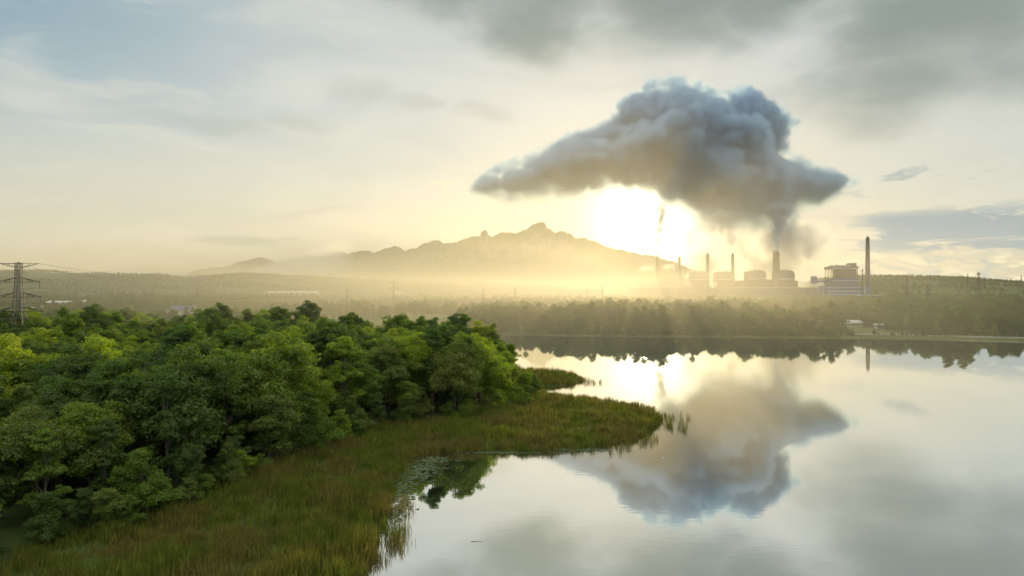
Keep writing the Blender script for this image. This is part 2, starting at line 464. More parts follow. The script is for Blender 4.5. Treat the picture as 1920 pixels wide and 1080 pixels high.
def land_height(x, y):
    """terrain height above the lake"""
    inside = in_poly(x, y, LAKE)
    sd = seg_dist(x, y, LAKE); sd = np.where(inside, -sd, sd)
    sd = sd + fbm2(x, y, 9.0, 3) * 2.2
    h = np.where(sd < 0, np.maximum(sd * 0.25, -2.0), np.minimum(sd * 0.12, 0.9))
    h = h + np.clip(sd - 30, 0, 4000) * 0.004 * (sd > 30)
    h = h + fbm2(x, y, 60, 4) * np.clip(sd / 60, 0, 1) * 1.6
    # gentle low hills that close the plain on both sides
    D = np.hypot(x, y); a = np.degrees(np.arctan2(x, y))
    def ridge(D0, wid, azs, hs):
        pk = np.interp(a, azs, hs)
        t = np.clip(1 - np.abs(D - D0) / wid, 0, 1)
        t = t * t * (3 - 2 * t)
        return pk * t * (1 + 0.10 * fbm2(x, y, 420, 4))
    lz = lambda px, py, D0: (math.degrees(math.atan((px - 960) / FPX)), max(zat(py, D0 * math.cos(math.atan((px - 960) / FPX))) - 8, 0))
    L = [lz(px, py, 3600) for px, py in ((-400, 512), (0, 514), (60, 513), (180, 516), (330, 521), (345, 523), (440, 518), (520, 519), (600, 524), (760, 534), (960, 544), (1150, 552))]
    Rr = [lz(px, py, 3300) for px, py in ((1150, 565), (1380, 548), (1500, 534), (1600, 525), (1640, 524), (1750, 525), (1800, 527), (1850, 532), (1920, 537), (2300, 538))]
    h = h + ridge(3600, 1500, [q[0] for q in L], [q[1] for q in L]) + ridge(3300, 1300, [q[0] for q in Rr], [q[1] for q in Rr])
    return h

def zland(x, y):
    return float(land_height(np.array([float(x)]), np.array([float(y)]))[0])

# ground: one sheet round the camera, finest in front of it
angs = np.concatenate([np.arange(-180, -55, 4.0), np.arange(-55, 55, 0.22), np.arange(55, 180, 4.0)])
rads = np.concatenate([[0.5], np.geomspace(20, 700, 230), np.geomspace(715, 14000, 110)])
A, D_ = np.meshgrid(np.radians(angs), rads)
gx = np.sin(A) * D_; gy = np.cos(A) * D_
gz = land_height(gx, gy)
fc = grid_faces(len(rads), len(angs), wrap=True)
g_ = mesh_np('ground', np.stack([gx, gy, gz], -1), fc[:, ::-1], np.full(len(fc), 4), M_GROUND, smooth=True)
tag(g_, kind='structure')
# water
wa = [(-900, -900), (1500, -900), (1500, 620), (-900, 620)]
wv = []
nx = 40
xs = np.linspace(-900, 1500, nx); ys = np.linspace(-900, 620, nx)
X, Y = np.meshgrid(xs, ys)
wf = grid_faces(nx, nx)
w_ = mesh_np('lake_water', np.stack([X, Y, np.zeros_like(X)], -1), wf, np.full(len(wf), 4), M_WATER)
tag(w_, kind='structure')

# ------------------------------------------------------------------ mountains
def mountain_material(name, c1, c2):
    m, g, out = material(name)
    geo = g.new('ShaderNodeNewGeometry')
    n = g.noise(geo.outputs['Position'], 0.01, 6, 0.65)
    b = g.new('ShaderNodeBsdfPrincipled'); b.inputs['Roughness'].default_value = 0.95; b.inputs['Specular IOR Level'].default_value = 0.1
    sp = g.new('ShaderNodeSeparateXYZ'); g.l.new(geo.outputs['Normal'], sp.inputs[0])
    steep = g.rng(g.m('ADD', sp.outputs[2], g.m('MULTIPLY', g.m('SUBTRACT', n, 0.5), 0.5)), 0.75, 0.5)
    g.put(b.inputs['Base Color'], g.mix(steep, c1, c2)); g.l.new(b.outputs[0], out.inputs[0])
    return m
M_MTN = mountain_material('forested_rock', (0.05, 0.075, 0.035, 1), (0.17, 0.16, 0.13, 1))
def mountain(name, prof, D0, depth, seed, rough=1.0, base=40):
    xs = np.arange(prof[0][0], prof[-1][0] + 1, 1.5)
    top = np.interp(xs, [p[0] for p in prof], [p[1] for p in prof])
    hh = np.array([zat(q, D0) for q in top])
    X0 = (xs - 960) / FPX * D0
    hh = hh + (fbm2(X0, X0 * 0, 110, 5, 0.65, seed) * 70 + 4) * rough * np.clip((hh - base) / 150, 0, 1)
    t = np.linspace(-1, 1, 121)
    t = np.sign(t) * np.abs(t) ** 1.4
    T, XX = np.meshgrid(t, X0, indexing='ij')
    Hh = np.broadcast_to(hh, T.shape)
    yy = D0 + T * depth + fbm2(XX, T * 1000, 900, 3, 0.5, seed) * 350 * (1 - np.abs(T)) * 0
    fall = (1 - np.abs(T)) ** 1.35
    rid = 1 - np.abs(fbm2(XX, yy, 420, 5, 0.55, seed + 3)) * 4
    zz = (Hh + 10) * fall * (1 - (1 - np.clip(rid, 0, 1)) * 0.55 * np.clip(np.abs(T) * 6, 0, 1) * (1 - np.abs(T))) + fbm2(XX, yy, 120, 4, 0.6, seed + 8) * 40 * np.clip(np.abs(T) * 5, 0, 1) * fall * rough - 10
    f = grid_faces(len(t), len(xs))
    o = mesh_np(name, np.stack([XX, yy, zz], -1), f, np.full(len(f), 4), M_MTN, smooth=False)
    return tag(o, kind='structure')
mountain('mountain', [(540, 522), (575, 500), (600, 487), (625, 478), (640, 473), (680, 470), (690, 468), (700, 475), (712, 472), (730, 464),
    (745, 463), (760, 470), (780, 464), (800, 455), (812, 450), (825, 452), (832, 456), (840, 453), (855, 455), (880, 447), (899, 444),
    (903, 434), (912, 432), (918, 440), (922, 443), (930, 441), (940, 436), (958, 434), (966, 436), (985, 430), (1000, 418), (1018, 415),
    (1026, 426), (1040, 434), (1060, 433), (1070, 438), (1080, 448), (1100, 451), (1130, 462), (1200, 476), (1260, 490), (1330, 515), (1400, 535), (1440, 545)],
    6000, 1700, 21)
mountain('far_mountain', [(335, 530), (345, 519), (360, 510), (376, 505), (400, 504), (430, 499), (450, 491), (472, 486), (490, 483), (503, 487),
    (512, 490), (540, 500), (600, 506), (700, 520), (760, 530)], 8000, 1500, 33, 0.7)
mountain('domed_hill', [(266, 525), (274, 519), (283, 512), (292, 509), (301, 511), (308, 518), (314, 525)], 9000, 500, 41, 0.3)
mountain('small_hill', [(228, 525), (235, 517), (240, 515), (245, 517), (252, 525)], 9200, 400, 43, 0.3)

# ------------------------------------------------------------------ trees
def leaf_cards(cen, nrm, size, curl=0.25):
    """small folded leaf clumps: two quads sharing a mid rib"""
    n = len(cen)
    r = rng.normal(size=(n, 3))
    u = np.cross(nrm, r); u /= np.linalg.norm(u, axis=1, keepdims=True) + 1e-9
    v = np.cross(nrm, u)
    s = size[:, None]
    a = cen - u * s * 0.5; b = cen + u * s * 0.5
    side = v * s * 0.36
    lift = nrm * s * curl * 0.4
    V = np.stack([a, cen + side - lift, b, cen - side - lift], 1)     # a kite bent along a-b
    V = V.reshape(-1, 3)
    k = np.arange(n)[:, None] * 4
    F = np.concatenate([k, k + 1, k + 2, k, k + 2, k + 3], 1).reshape(-1, 3)
    return V, F
def crown_mesh(seed, H, W, base_f, nleaf, lobes, lsize, gap=0.0):
    """lumpy crown of leaf clumps between base_f*H and H, width W"""
    r = np.random.default_rng(seed)
    z0 = H * base_f; hz = (H - z0) / 2; zc = z0 + hz
    C = []; Rad = []
    # big limbs' crowns, then smaller ones around them
    for k in range(lobes):
        th = r.uniform(0, 2 * np.pi); ph = r.uniform(-0.75, 1.0)
        q = np.sqrt(max(0, 1 - ph * ph)) if ph > 0 else 1 - 0.25 * ph * ph
        rr = r.uniform(0.30, 0.80)
        c = np.array([np.cos(th) * q * W / 2 * rr, np.sin(th) * q * W / 2 * rr, zc + ph * hz * 0.72])
        C.append(c); Rad.append(W * r.choice([0.10, 0.14, 0.19, 0.26]))
    C = np.array(C); Rad = np.array(Rad)
    sub_c = []; sub_r = []
    for c, q in zip(C, Rad):
        for j in range(9):
            d = r.normal(size=3); d[2] = abs(d[2]) * 0.9 - 0.25; d /= np.linalg.norm(d)
            sub_c.append(c + d * q * r.uniform(0.7, 1.05)); sub_r.append(q * r.uniform(0.30, 0.5))
    sc_ = np.array(sub_c); sr = np.array(sub_r)
    w = sr ** 2; pick = r.choice(len(sr), nleaf, p=w / w.sum())
    d = r.normal(size=(nleaf, 3)); d[:, 2] = d[:, 2] * 0.8 + 0.25
    d /= np.linalg.norm(d, axis=1, keepdims=True)
    rad = sr[pick] * r.uniform(0.55, 1.12, nleaf)
    P = sc_[pick] + d * rad[:, None] * np.array([1.15, 1.15, 0.8])
    # fill: dull inner foliage
    ni = nleaf // 4
    pk = r.integers(0, len(Rad), ni)
    di = r.normal(size=(ni, 3)); di /= np.linalg.norm(di, axis=1, keepdims=True)
    Pi = C[pk] + di * (Rad[pk] * r.uniform(0.2, 0.95, ni))[:, None]
    P = np.concatenate([P, Pi]); d = np.concatenate([d, di])
    nr = d + r.normal(size=d.shape) * 0.55; nr[:, 2] += 0.25
    nr /= np.linalg.norm(nr, axis=1, keepdims=True)
    s = lsize * r.uniform(0.6, 1.35, len(P))
    V, F = leaf_cards(P, nr, s)
    V[:, 2] = np.maximum(V[:, 2], 0.4)
    return V, F, C, Rad
def trunk_mb(C, Rad, H, base_f, rt):
    mb = MB(); r = random.Random(int(H * 100))
    p = Vector((0, 0, -0.5)); top = H * (base_f + (1 - base_f) * 0.55)
    pts = [p]
    for k in range(1, 6):
        pts.append(Vector((r.uniform(-.25, .25) * k * 0.5, r.uniform(-.25, .25) * k * 0.5, top * k / 5)))
    for k in range(5):
        mb.tube(pts[k], pts[k + 1], rt * (1 - k * 0.16), rt * (1 - (k + 1) * 0.16), 7, caps=False)
    for c in C[:: max(1, len(C) // 12)]:
        k = min(4, max(1, int(c[2] / top * 4)))
        s = pts[k]; mid = s.lerp(Vector(c), 0.55) + Vector((0, 0, -0.4))
        mb.tube(s, mid, rt * 0.42, rt * 0.28, 5, caps=False); mb.tube(mid, Vector(c), rt * 0.28, rt * 0.1, 5, caps=False)
    return mb
SPECS = [  # H, W, base, leaves, lobes, leaf size
    (20, 13.5, 0.06, 24000, 26, 0.36), (18, 10.5, 0.03, 17000, 18, 0.34), (22, 11.0, 0.06, 19000, 22, 0.36),
    (15, 12.0, 0.02, 17000, 20, 0.34), (19, 15.0, 0.10, 24000, 30, 0.38), (16, 8.5, 0.02, 13000, 15, 0.32),
    (12, 9.5, 0.0, 14000, 18, 0.32), (21, 8.0, 0.05, 14000, 16, 0.34)]
LOOK = ['broad spreading', 'bushy rounded', 'tall many-lobed', 'low wide', 'wide flat-topped', 'narrow bushy', 'small dense', 'slim upright']
CROWN = []; TRUNK = []
for k, (H, W, bf, nl, lb, ls) in enumerate(SPECS):
    V, F, C, Rad = crown_mesh(100 + k, H, W, bf, nl, lb, ls)
    me = mesh_np('crown', V, F, np.full(len(F), 3), M_LEAF); CROWN.append(me.data); bpy.data.objects.remove(me)
    t = trunk_mb(C, Rad, H, bf, 0.30).build('trunk', M_BARK, smooth=True); TRUNK.append(t.data); bpy.data.objects.remove(t)

def add_tree(v, x, y, s, rz, label, group=None, name='broadleaf_tree', leaf=None):
    t = thing(name, label, 'tree', (x, y, max(zland(x, y), 0.0) - 0.1), rz, group); t.scale = s
    for nm, me in (('trunk', TRUNK[v]), ('crown', CROWN[v])):
        o = bpy.data.objects.new(nm, me); COL.objects.link(o); o.parent = t
        if nm == 'crown' and leaf is not None:
            o.material_slots[0].link = 'OBJECT'; o.material_slots[0].material = LEAVES[leaf][1]
    return t
MARKS = [((-72, 82), 'in the near corner beside the brown reeds'), ((-56, 108), 'where the reed bank is widest'),
         ((-90, 112), 'behind the near corner of the wood'), ((-48, 135), 'above the narrowing reed bank'), ((-80, 145), 'well behind the narrowing bank'),
         ((-40, 160), 'at the inner bend of the reeds'), ((-22, 182), 'above the lily pads of the cove'), ((-60, 185), 'well behind the reed bend'),
         ((-5, 195), 'over the dark reflection in the cove'), ((4, 215), 'by the base of the reedy point'), ((0, 245), 'facing the small reed islet'),
         ((-30, 215), 'well behind the cove'), ((-120, 150), 'near the left end of the wood'), ((-105, 185), 'left of the middle of the wood'),
         ((-75, 220), 'in the middle of the wood'), ((-140, 205), 'in front of the lattice pylon'), ((-25, 250), 'near the far right end'), ((-110, 235), 'to the right of the lattice pylon')]
def where(x, y):
    return min(MARKS, key=lambda q: (q[0][0] - x) ** 2 + (q[0][1] - y) ** 2)[1]

# poisson scatter over a polygon
def scatter(poly, spacing, lim, seed):
    r = np.random.default_rng(seed)
    x0, y0, x1, y1 = lim; h = spacing
    nx, ny = int((x1 - x0) / h) + 1, int((y1 - y0) / (h * 0.87)) + 1
    I, J = np.meshgrid(np.arange(nx), np.arange(ny))
    X = x0 + (I + 0.5 * (J % 2)) * h + r.uniform(-0.33, 0.33, I.shape) * h
    Y = y0 + J * h * 0.87 + r.uniform(-0.33, 0.33, I.shape) * h
    X = X.ravel(); Y = Y.ravel()
    if poly is not None:
        k = in_poly(X, Y, poly); X, Y = X[k], Y[k]
    return X, Y
FX, FY = scatter(FOREST, 7.4, (-470, 40, 20, 500), 5)
keep = (FX > -0.86 * FY - 8); FX, FY = FX[keep], FY[keep]
edge = seg_dist(FX, FY, FOREST[:14], closed=False)
order = np.argsort(np.hypot(FX, FY))
FX, FY, edge = FX[order], FY[order], edge[order]
inview = (FX > -0.78 * FY - 4)
forest_n = 0; rest = []
hz = 0.88 + fbm2(FX, FY, 30, 3) * 0.85
tone = fbm2(FX, FY, 26, 2, 0.5, 4.0)
used = {}
LK = ['broad spreading', 'bushy rounded', 'tall many-lobed', 'low wide', 'very wide flat-topped', 'narrow bushy', 'short dense', 'slim upright']
for i in range(len(FX)):
    x, y = FX[i], FY[i]
    v = random.choice([0, 1, 2, 3, 4, 5, 6, 7])
    s = hz[i] * random.uniform(0.80, 1.18)
    if edge[i] < 5: s *= random.uniform(0.5, 0.85); v = random.choice([3, 6, 1, 5])
    elif edge[i] < 10: s *= random.uniform(0.85, 1.05)
    if -34 < x < -9 and 176 < y < 216 and edge[i] > 4: s = max(s, random.uniform(1.04, 1.18))
    elif x > -9: s = min(s * 0.86, 0.9)
    sw = s * random.uniform(0.95, 1.18)
    if inview[i] and forest_n < 285 and not (abs(x + 217) < 7 and abs(y - 300) < 7):
        row = 'front-row' if edge[i] < 5 else ('second-row' if edge[i] < 11 else 'hind')
        q = tone[i] + random.uniform(-0.16, 0.16)
        leaf = 4 if random.random() < 0.015 else (0 if q > 0.06 else 1 if q < -0.10 else (3 if random.random() < 0.25 else 2))
        size = 'tall ' if s > 1.05 else 'small ' if s < 0.7 else ''
        lab = '%s%s %s %s tree %s' % (size, LK[v].replace('tall ', ''), LEAVES[leaf][0], row, where(x, y))
        add_tree(v, x, y, (sw, sw, s), random.uniform(0, 6.28), lab, 'trees of the lakeside wood', leaf=leaf)
        forest_n += 1
    else:
        rest.append((x, y, zland(x, y) - 0.1, v, s))
add_tree(1, at(663, 326), 326, (1.0, 1.0, 1.3), 1.0, 'tall dark green tree standing above the far edge of the wood', None, leaf=1)

# low shrubs where the wood meets the reeds
EDG = FOREST[2:13]
for k in range(44):
    j = random.randrange(len(EDG) - 1); q = random.random()
    x = EDG[j][0] + (EDG[j + 1][0] - EDG[j][0]) * q - random.uniform(-2.0, 3.5); y = EDG[j][1] + (EDG[j + 1][1] - EDG[j][1]) * q + random.uniform(-1, 2)
    s_ = random.uniform(0.20, 0.42); v = random.choice([3, 6, 6, 1]); lf = random.choice([0, 1, 2, 2, 3])
    sh = add_tree(v, x, y, (s_ * 1.25, s_ * 1.25, s_), random.uniform(0, 6.28), 'low %s shrub %s' % (LEAVES[lf][0], where(x, y)), 'shrubs along the wood edge', leaf=lf)
    sh.name = 'shrub'; sh['category'] = 'shrub'

# trees beyond the lake and over the plain
def zone(poly, spacing, smin, smax, seed, thin=0.0, amp=0.0):
    xs_ = [p[0] for p in poly]; ys_ = [p[1] for p in poly]
    X, Y = scatter(poly, spacing, (min(xs_), min(ys_), max(xs_), max(ys_)), seed)
    r = np.random.default_rng(seed)
    n = fbm2(X, Y, 160, 3, 0.5, seed)
    k = n > thin - 0.5
    X, Y = X[k], Y[k]
    Z = land_height(X, Y) - 0.2
    big = 1 + np.clip(fbm2(X, Y, 55, 3, 0.5, seed + 2.0) * amp, -0.45, 0.3)
    gap = in_poly(X, Y, [(250, 500), (318, 500), (330, 660), (305, 660)])
    for x, y, z, q, gp_ in zip(X, Y, Z, big, gap):
        s0 = r.uniform(smin, smax) * q
        if gp_ and s0 > 0.3: continue
        rest.append((x, y, z, int(r.integers(0, 8)), s0))
zone([(25, 548), (60, 540), (215, 516), (250, 520), (262, 600), (620, 600), (900, 900), (60, 860), (20, 700)], 8.5, 0.5, 1.0, 61, 0.1, amp=1.9)
zone([(262, 520), (330, 507), (420, 500), (620, 500), (900, 620), (900, 900), (262, 900)], 8.5, 0.55, 1.05, 62, 0.1, amp=1.9)
zone([(-20, 545), (0, 543), (41, 531), (97, 519), (135, 513), (212, 509), (258, 502), (262, 530), (20, 575), (-20, 580)], 4.5, 0.12, 0.50, 71, 0.2)
zone([(262, 512), (330, 500), (420, 490), (620, 480), (620, 505), (330, 515)], 4.5, 0.10, 0.30, 72, 0.4)
zone([(-45, 575), (25, 560), (30, 860), (-40, 860)], 10, 0.7, 1.05, 63)
zone([(-700, 800), (0, 820), (900, 900), (900, 1350), (-1000, 1350)], 15, 0.5, 1.05, 64, 0.38)
zone([(-1300, 1350), (1200, 1350), (1500, 2000), (-1600, 2000)], 22, 0.6, 1.1, 65, 0.42)
zone([(-520, 520), (-300, 560), (-200, 700), (-250, 800), (-700, 800)], 14, 0.6, 0.95, 66, 0.45)
zone([(-2600, 2100), (2600, 2100), (3300, 3700), (-3300, 3700)], 19, 0.4, 0.75, 67, 0.45)
for q in range(46):
    px_ = 192 + q * 2.1 + random.uniform(-1, 1)
    if 222 < px_ < 232: continue
    rest.append((at(px_, 1500), 1500 + random.uniform(-20, 20), 6, random.randrange(8), random.uniform(1.0, 1.35)))

def instancer(name, pts, crowns, crowns2, split):
    """one object: points carrying a kind, a turn and a size; crowns instanced on them"""
    P = np.array([(p[0], p[1], p[2]) for p in pts], np.float32)
    me = bpy.data.meshes.new(name); me.vertices.add(len(P)); me.vertices.foreach_set('co', P.ravel())
    a = me.attributes.new('pick', 'INT', 'POINT'); a.data.foreach_set('value', np.array([p[3] for p in pts], np.int32))
    a = me.attributes.new('size', 'FLOAT', 'POINT'); a.data.foreach_set('value', np.array([p[4] for p in pts], np.float32))
    a = me.attributes.new('near', 'BOOLEAN', 'POINT'); a.data.foreach_set('value', np.array([math.hypot(p[0], p[1]) < split and p[0] < 10 for p in pts], bool))
    a = me.attributes.new('turn', 'FLOAT', 'POINT'); a.data.foreach_set('value', rng.uniform(0, 6.28, len(P)).astype(np.float32))
    o = bpy.data.objects.new(name, me); COL.objects.link(o)
    ng = bpy.data.node_groups.new(name, 'GeometryNodeTree')
    ng.interface.new_socket('Geometry', in_out='INPUT', socket_type='NodeSocketGeometry')
    ng.interface.new_socket('Geometry', in_out='OUTPUT', socket_type='NodeSocketGeometry')
    gi = ng.nodes.new('NodeGroupInput'); go = ng.nodes.new('NodeGroupOutput')
    def attr(nm, typ):
        n = ng.nodes.new('GeometryNodeInputNamedAttribute'); n.data_type = typ; n.inputs[0].default_value = nm
        return n.outputs['Attribute']
    pick, size, near = attr('pick', 'INT'), attr('size', 'FLOAT'), attr('near', 'BOOLEAN')
    cx = ng.nodes.new('ShaderNodeCombineXYZ'); ng.links.new(attr('turn', 'FLOAT'), cx.inputs[2])
    er = ng.nodes.new('FunctionNodeEulerToRotation'); ng.links.new(cx.outputs[0], er.inputs[0])
    inv = ng.nodes.new('FunctionNodeBooleanMath'); inv.operation = 'NOT'; ng.links.new(near, inv.inputs[0])
    fin = ng.nodes.new('GeometryNodeJoinGeometry')
    for src, sel in ((crowns, near), (crowns2, inv.outputs[0])):
        jg = ng.nodes.new('GeometryNodeJoinGeometry')
        for c in src:
            oi = ng.nodes.new('GeometryNodeObjectInfo'); oi.inputs['Object'].default_value = c
            oi.inputs['As Instance'].default_value = True
            ng.links.new(oi.outputs['Geometry'], jg.inputs[0])
        iop = ng.nodes.new('GeometryNodeInstanceOnPoints'); iop.inputs['Pick Instance'].default_value = True
        ng.links.new(gi.outputs[0], iop.inputs['Points']); ng.links.new(sel, iop.inputs['Selection'])
        ng.links.new(jg.outputs[0], iop.inputs['Instance']); ng.links.new(pick, iop.inputs['Instance Index'])
        ng.links.new(er.outputs[0], iop.inputs['Rotation']); ng.links.new(size, iop.inputs['Scale'])
        ng.links.new(iop.outputs[0], fin.inputs[0])
    ng.links.new(fin.outputs[0], go.inputs[0])
    md = o.modifiers.new('scatter', 'NODES'); md.node_group = ng
    return o
def crown_of(v, leaf):
    c = [o for o in COL.objects if o.type == 'MESH' and o.data == CROWN[v]]
    m = [o for o in c if o.material_slots[0].material == leaf]
    return (m or c)[0]
# the far trees take the deep green crowns of the wood, the rest of the wood its mixed ones
df_ = instancer('distant_forest', rest, [crown_of(v, LEAVES[(2, 2, 1, 2, 0, 3, 2, 2)[v]][1]) for v in range(8)], [crown_of(v, LEAVES[(1, 1, 1, 1, 1, 2, 1, 1)[v]][1]) for v in range(8)], 500)
tag(df_, 'mass of green trees over the plain and round the far side of the lake', 'forest', kind='stuff')

# ------------------------------------------------------------------ reeds
def grow(p, k):
    n = len(p); q = []
    for i in range(n):
        a, b = p[max(i - 1, 0)], p[min(i + 1, n - 1)]
        dx, dy = b[0] - a[0], b[1] - a[1]; l = math.hypot(dx, dy)
        q.append((p[i][0] + dy / l * k, p[i][1] - dx / l * k))
    return q
REEDZONE = [(-70, 60), (-30, 40)] + grow([(-21, 72)] + LAKE[:25], 1.3) + [(-2, 305)] + [(x - 3.5, y + 1.5) for x, y in FOREST[13:2:-1]] + [(-66, 70)]
def blades(X, Y, Z, H, width, lean=0.35):
    n = len(X)
    th = rng.uniform(0, 2 * np.pi, n); lx = rng.normal(0, lean, n) * H * 0.5 ; ly = rng.normal(0, lean, n) * H * 0.5
    wx = np.cos(th) * width / 2; wy = np.sin(th) * width / 2
    b = np.stack([X, Y, Z], 1)
    mid = b + np.stack([lx * 0.35, ly * 0.35, H * 0.6], 1); tip = b + np.stack([lx, ly, H], 1)
    w = np.stack([wx, wy, wx * 0], 1)
    V = np.stack([b - w, b + w, mid + w * 0.8, mid - w * 0.8, tip], 1).reshape(-1, 3)
    k = np.arange(n)[:, None] * 5
    F = np.concatenate([k, k + 1, k + 2, k + 3, k + 3, k + 2, k + 4], 1).ravel()
    T = np.tile([4, 3], n)
    return V, F, T
def sample_poly(poly, n, seed):
    r = np.random.default_rng(seed)
    xs_ = [p[0] for p in poly]; ys_ = [p[1] for p in poly]
    X = r.uniform(min(xs_), max(xs_), n); Y = r.uniform(min(ys_), max(ys_), n)
    k = in_poly(X, Y, poly); return X[k], Y[k]
X, Y = sample_poly(REEDZONE, 900000, 3)
# thinner where it is far off, and clumped
dens = np.clip(0.58 + fbm2(X, Y, 2.6, 2) * 2.2, 0.12, 1) * np.clip(110 / np.hypot(X, Y), 0.4, 1)
k = rng.random(len(X)) < dens; X, Y = X[k], Y[k]
Z = np.maximum(land_height(X, Y), -0.4) - 0.1
H = (1.9 + fbm2(X, Y, 14, 3) * 2.0 + fbm2(X, Y, 2.2, 2) * 2.4) * rng.uniform(0.6, 1.25, len(X))
V, F, T = blades(X, Y, Z, H, 0.075 + np.hypot(X, Y) * 0.0003)
o = mesh_np('reeds', V, F, T, M_REED)
tag(o, 'olive and brown reeds covering the bank and the point', 'reeds', kind='stuff')
print('blades', len(X), 'rest', len(rest), 'forest', forest_n)

# loose reeds standing in the water, with gaps
def loose_reeds(spots, seed):
    r = np.random.default_rng(seed); xs_, ys_ = [], []
    for (x, y, sx, sy, n) in spots:
        k = max(3, n // 14)
        cx = r.normal(x, sx, k); cy_ = r.normal(y, sy, k)
        for a, b in zip(cx, cy_):
            m = int(r.integers(6, 26)); xs_.append(r.normal(a, 0.35, m)); ys_.append(r.normal(b, 0.35, m))
    return np.concatenate(xs_), np.concatenate(ys_)
X, Y = loose_reeds([(-17, 99, 1.2, 3, 300), (-16, 94, 1.2, 2.5, 260), (-18.5, 108, 1.2, 5, 240), (-19.5, 118, 1.0, 5, 150), (-20, 130, 1.0, 4, 110), (-17.5, 89, .8, 3, 160),
                    (41, 178, 1.8, 4, 300), (43, 188, 2.2, 3, 220), (31, 160, 3, 2, 240), (22, 154, 5, 1.0, 300), (10, 148.5, 6, 0.8, 240), (30, 262, 2, 4, 260)], 9)
V, F, T = blades(X, Y, np.full(len(X), -0.3), rng.uniform(0.9, 2.4, len(X)), 0.06, 0.35)
tag(mesh_np('loose_reeds', V, F, T, M_REED), 'thin tufts of reeds standing in the open water off the bank', 'reeds', kind='stuff')
# lily pads
def pads(spots, seed):
    r = np.random.default_rng(seed); V = []; F = []; T = []; b = 0
    for (x, y, sx, sy, n) in spots:
        for k in range(n):
            px, py = r.normal(x, sx), r.normal(y, sy); q = r.uniform(0.16, 0.42); t0 = r.uniform(0, 6.28)
            tl = r.uniform(-0.1, 0.1, 2)
            for j in range(9):
                t = t0 + j / 9 * 5.9
                V.append((px + q * math.cos(t), py + q * math.sin(t), 0.03 + abs(tl[0] * q * math.cos(t) + tl[1] * q * math.sin(t)) + 0.008 * (k % 4)))
            V.append((px, py, 0.02 + 0.008 * (k % 4)))
            F += list(range(b, b + 10)); T.append(10); b += 10
    return V, F, T
M_PAD = plain('lily_leaf', (0.12, 0.17, 0.07, 1), (0.07, 0.12, 0.04, 1), 1.2, 0.35, spec=0.6)
V, F, T = pads([(-17.5, 134, 1.9, 4.5, 330), (-19.5, 124, 1.1, 5, 170), (-16, 141, 2.0, 1.6, 90), (-2, 147.6, 6, 0.7, 300), (12, 150, 5, 0.7, 160), (-18, 112, 1.2, 5, 160)], 4)
tag(mesh_np('lily_pads', V, F, T, M_PAD), 'floating lily pads crowding the inner corner of the cove', 'lily pads', kind='stuff')

# ------------------------------------------------------------------ built things
C_ = lambda r, g, b: s2l((r, g, b))
M_CONC = plain('stack_concrete', C_(150, 150, 146), C_(120, 122, 122), 0.06, 0.9)
M_BROWN = plain('stack_red_band', C_(98, 82, 72), C_(84, 72, 64), 0.08, 0.9)
M_BLUE = plain('blue_cladding', C_(18, 88, 156), C_(16, 76, 136), 0.05, 0.6, stretch=(1, 1, 4))
M_SLATE = plain('grey_blue_cladding', C_(66, 84, 106), C_(56, 72, 94), 0.05, 0.6, stretch=(1, 1, 4))
M_PALE = plain('pale_cladding', C_(190, 196, 196), C_(165, 172, 174), 0.05, 0.7)
M_STEEL = plain('dark_steel', C_(86, 90, 92), C_(66, 68, 70), 0.2, 0.6, metal=0.3)
M_GALV = plain('weathered_lattice_steel', C_(58, 68, 76), C_(46, 54, 62), 0.4, 0.55, metal=0.4)
M_ROOFW = plain('white_metal_roof', C_(214, 216, 214), C_(190, 194, 196), 0.05, 0.55)
M_ROOFB = plain('blue_grey_roof', C_(96, 104, 130), C_(80, 88, 112), 0.15, 0.6)
M_WALLW = plain('whitewashed_wall', C_(214, 212, 204), C_(186, 184, 176), 0.2, 0.9)
M_DARKW = plain('dark_opening', C_(52, 56, 58), C_(40, 44, 46), 0.3, 0.5)
M_CERAM = plain('insulator_ceramic', C_(110, 130, 160), C_(90, 110, 140), 1.0, 0.3)
M_WIRE = plain('aluminium_wire', C_(120, 120, 116), C_(100, 100, 98), 0.5, 0.5, metal=0.5)
PLANT_Z = 5.0
def chimney(px, top, D, rt, rb, mats, label, flues=1, capr=None):
    x = at(px, D); zt = zat(top, D); z0 = zland(x, D) - 1
    t = thing('chimney', label, 'chimney', (x, D, z0), 0, 'chimneys of the power station')
    H = zt - z0
    f = lambda u: rb + (rt - rb) * u
    cut = mats['cut']
    MB().lathe(0, 0, [(f(0), 0), (f(cut * .5), H * cut * .5), (f(cut), H * cut)]).build('shaft', mats['low'], t, True)
    MB().lathe(0, 0, [(f(cut) + .02, H * cut), (f(1), H * 0.985), (f(1) + .5, H * 0.985), (f(1) + .5, H), (f(1) - .8, H)]).build('upper_shaft', mats['up'], t, True)
    for u in (0.25, 0.45, 0.65, 0.85):
        MB().lathe(0, 0, [(f(u), H * u), (f(u) + 1.1, H * u + .1), (f(u) + 1.1, H * u + 1.2), (f(u), H * u + 1.3)]).build('platform', M_STEEL, t)
    for k in range(flues):
        a = 6.28 * k / max(flues, 1) + 0.5; rr = 0 if flues == 1 else f(1) * 0.5
        cr = (f(1) * 0.5 if flues == 1 else f(1) * 0.36)
        MB().lathe(rr * math.cos(a), rr * math.sin(a), [(cr, H - .5), (cr, H + 4), (cr * .85, H + 4.6), (cr * .85, H + 1)]).build('flue', mats['up'], t, True)
    mb = MB(); mb.box(-.5, .5, -rb - .6, -rb + .1, 2, H * 0.5)
    mb.build('ladder_cage', M_STEEL, t)
    return t
chimney(1627, 446, 1830, 4.6, 7.4, {'low': M_BLUE, 'up': M_SLATE, 'cut': 0.26}, 'tall lone chimney with a blue foot right of the blue boiler house', 1)
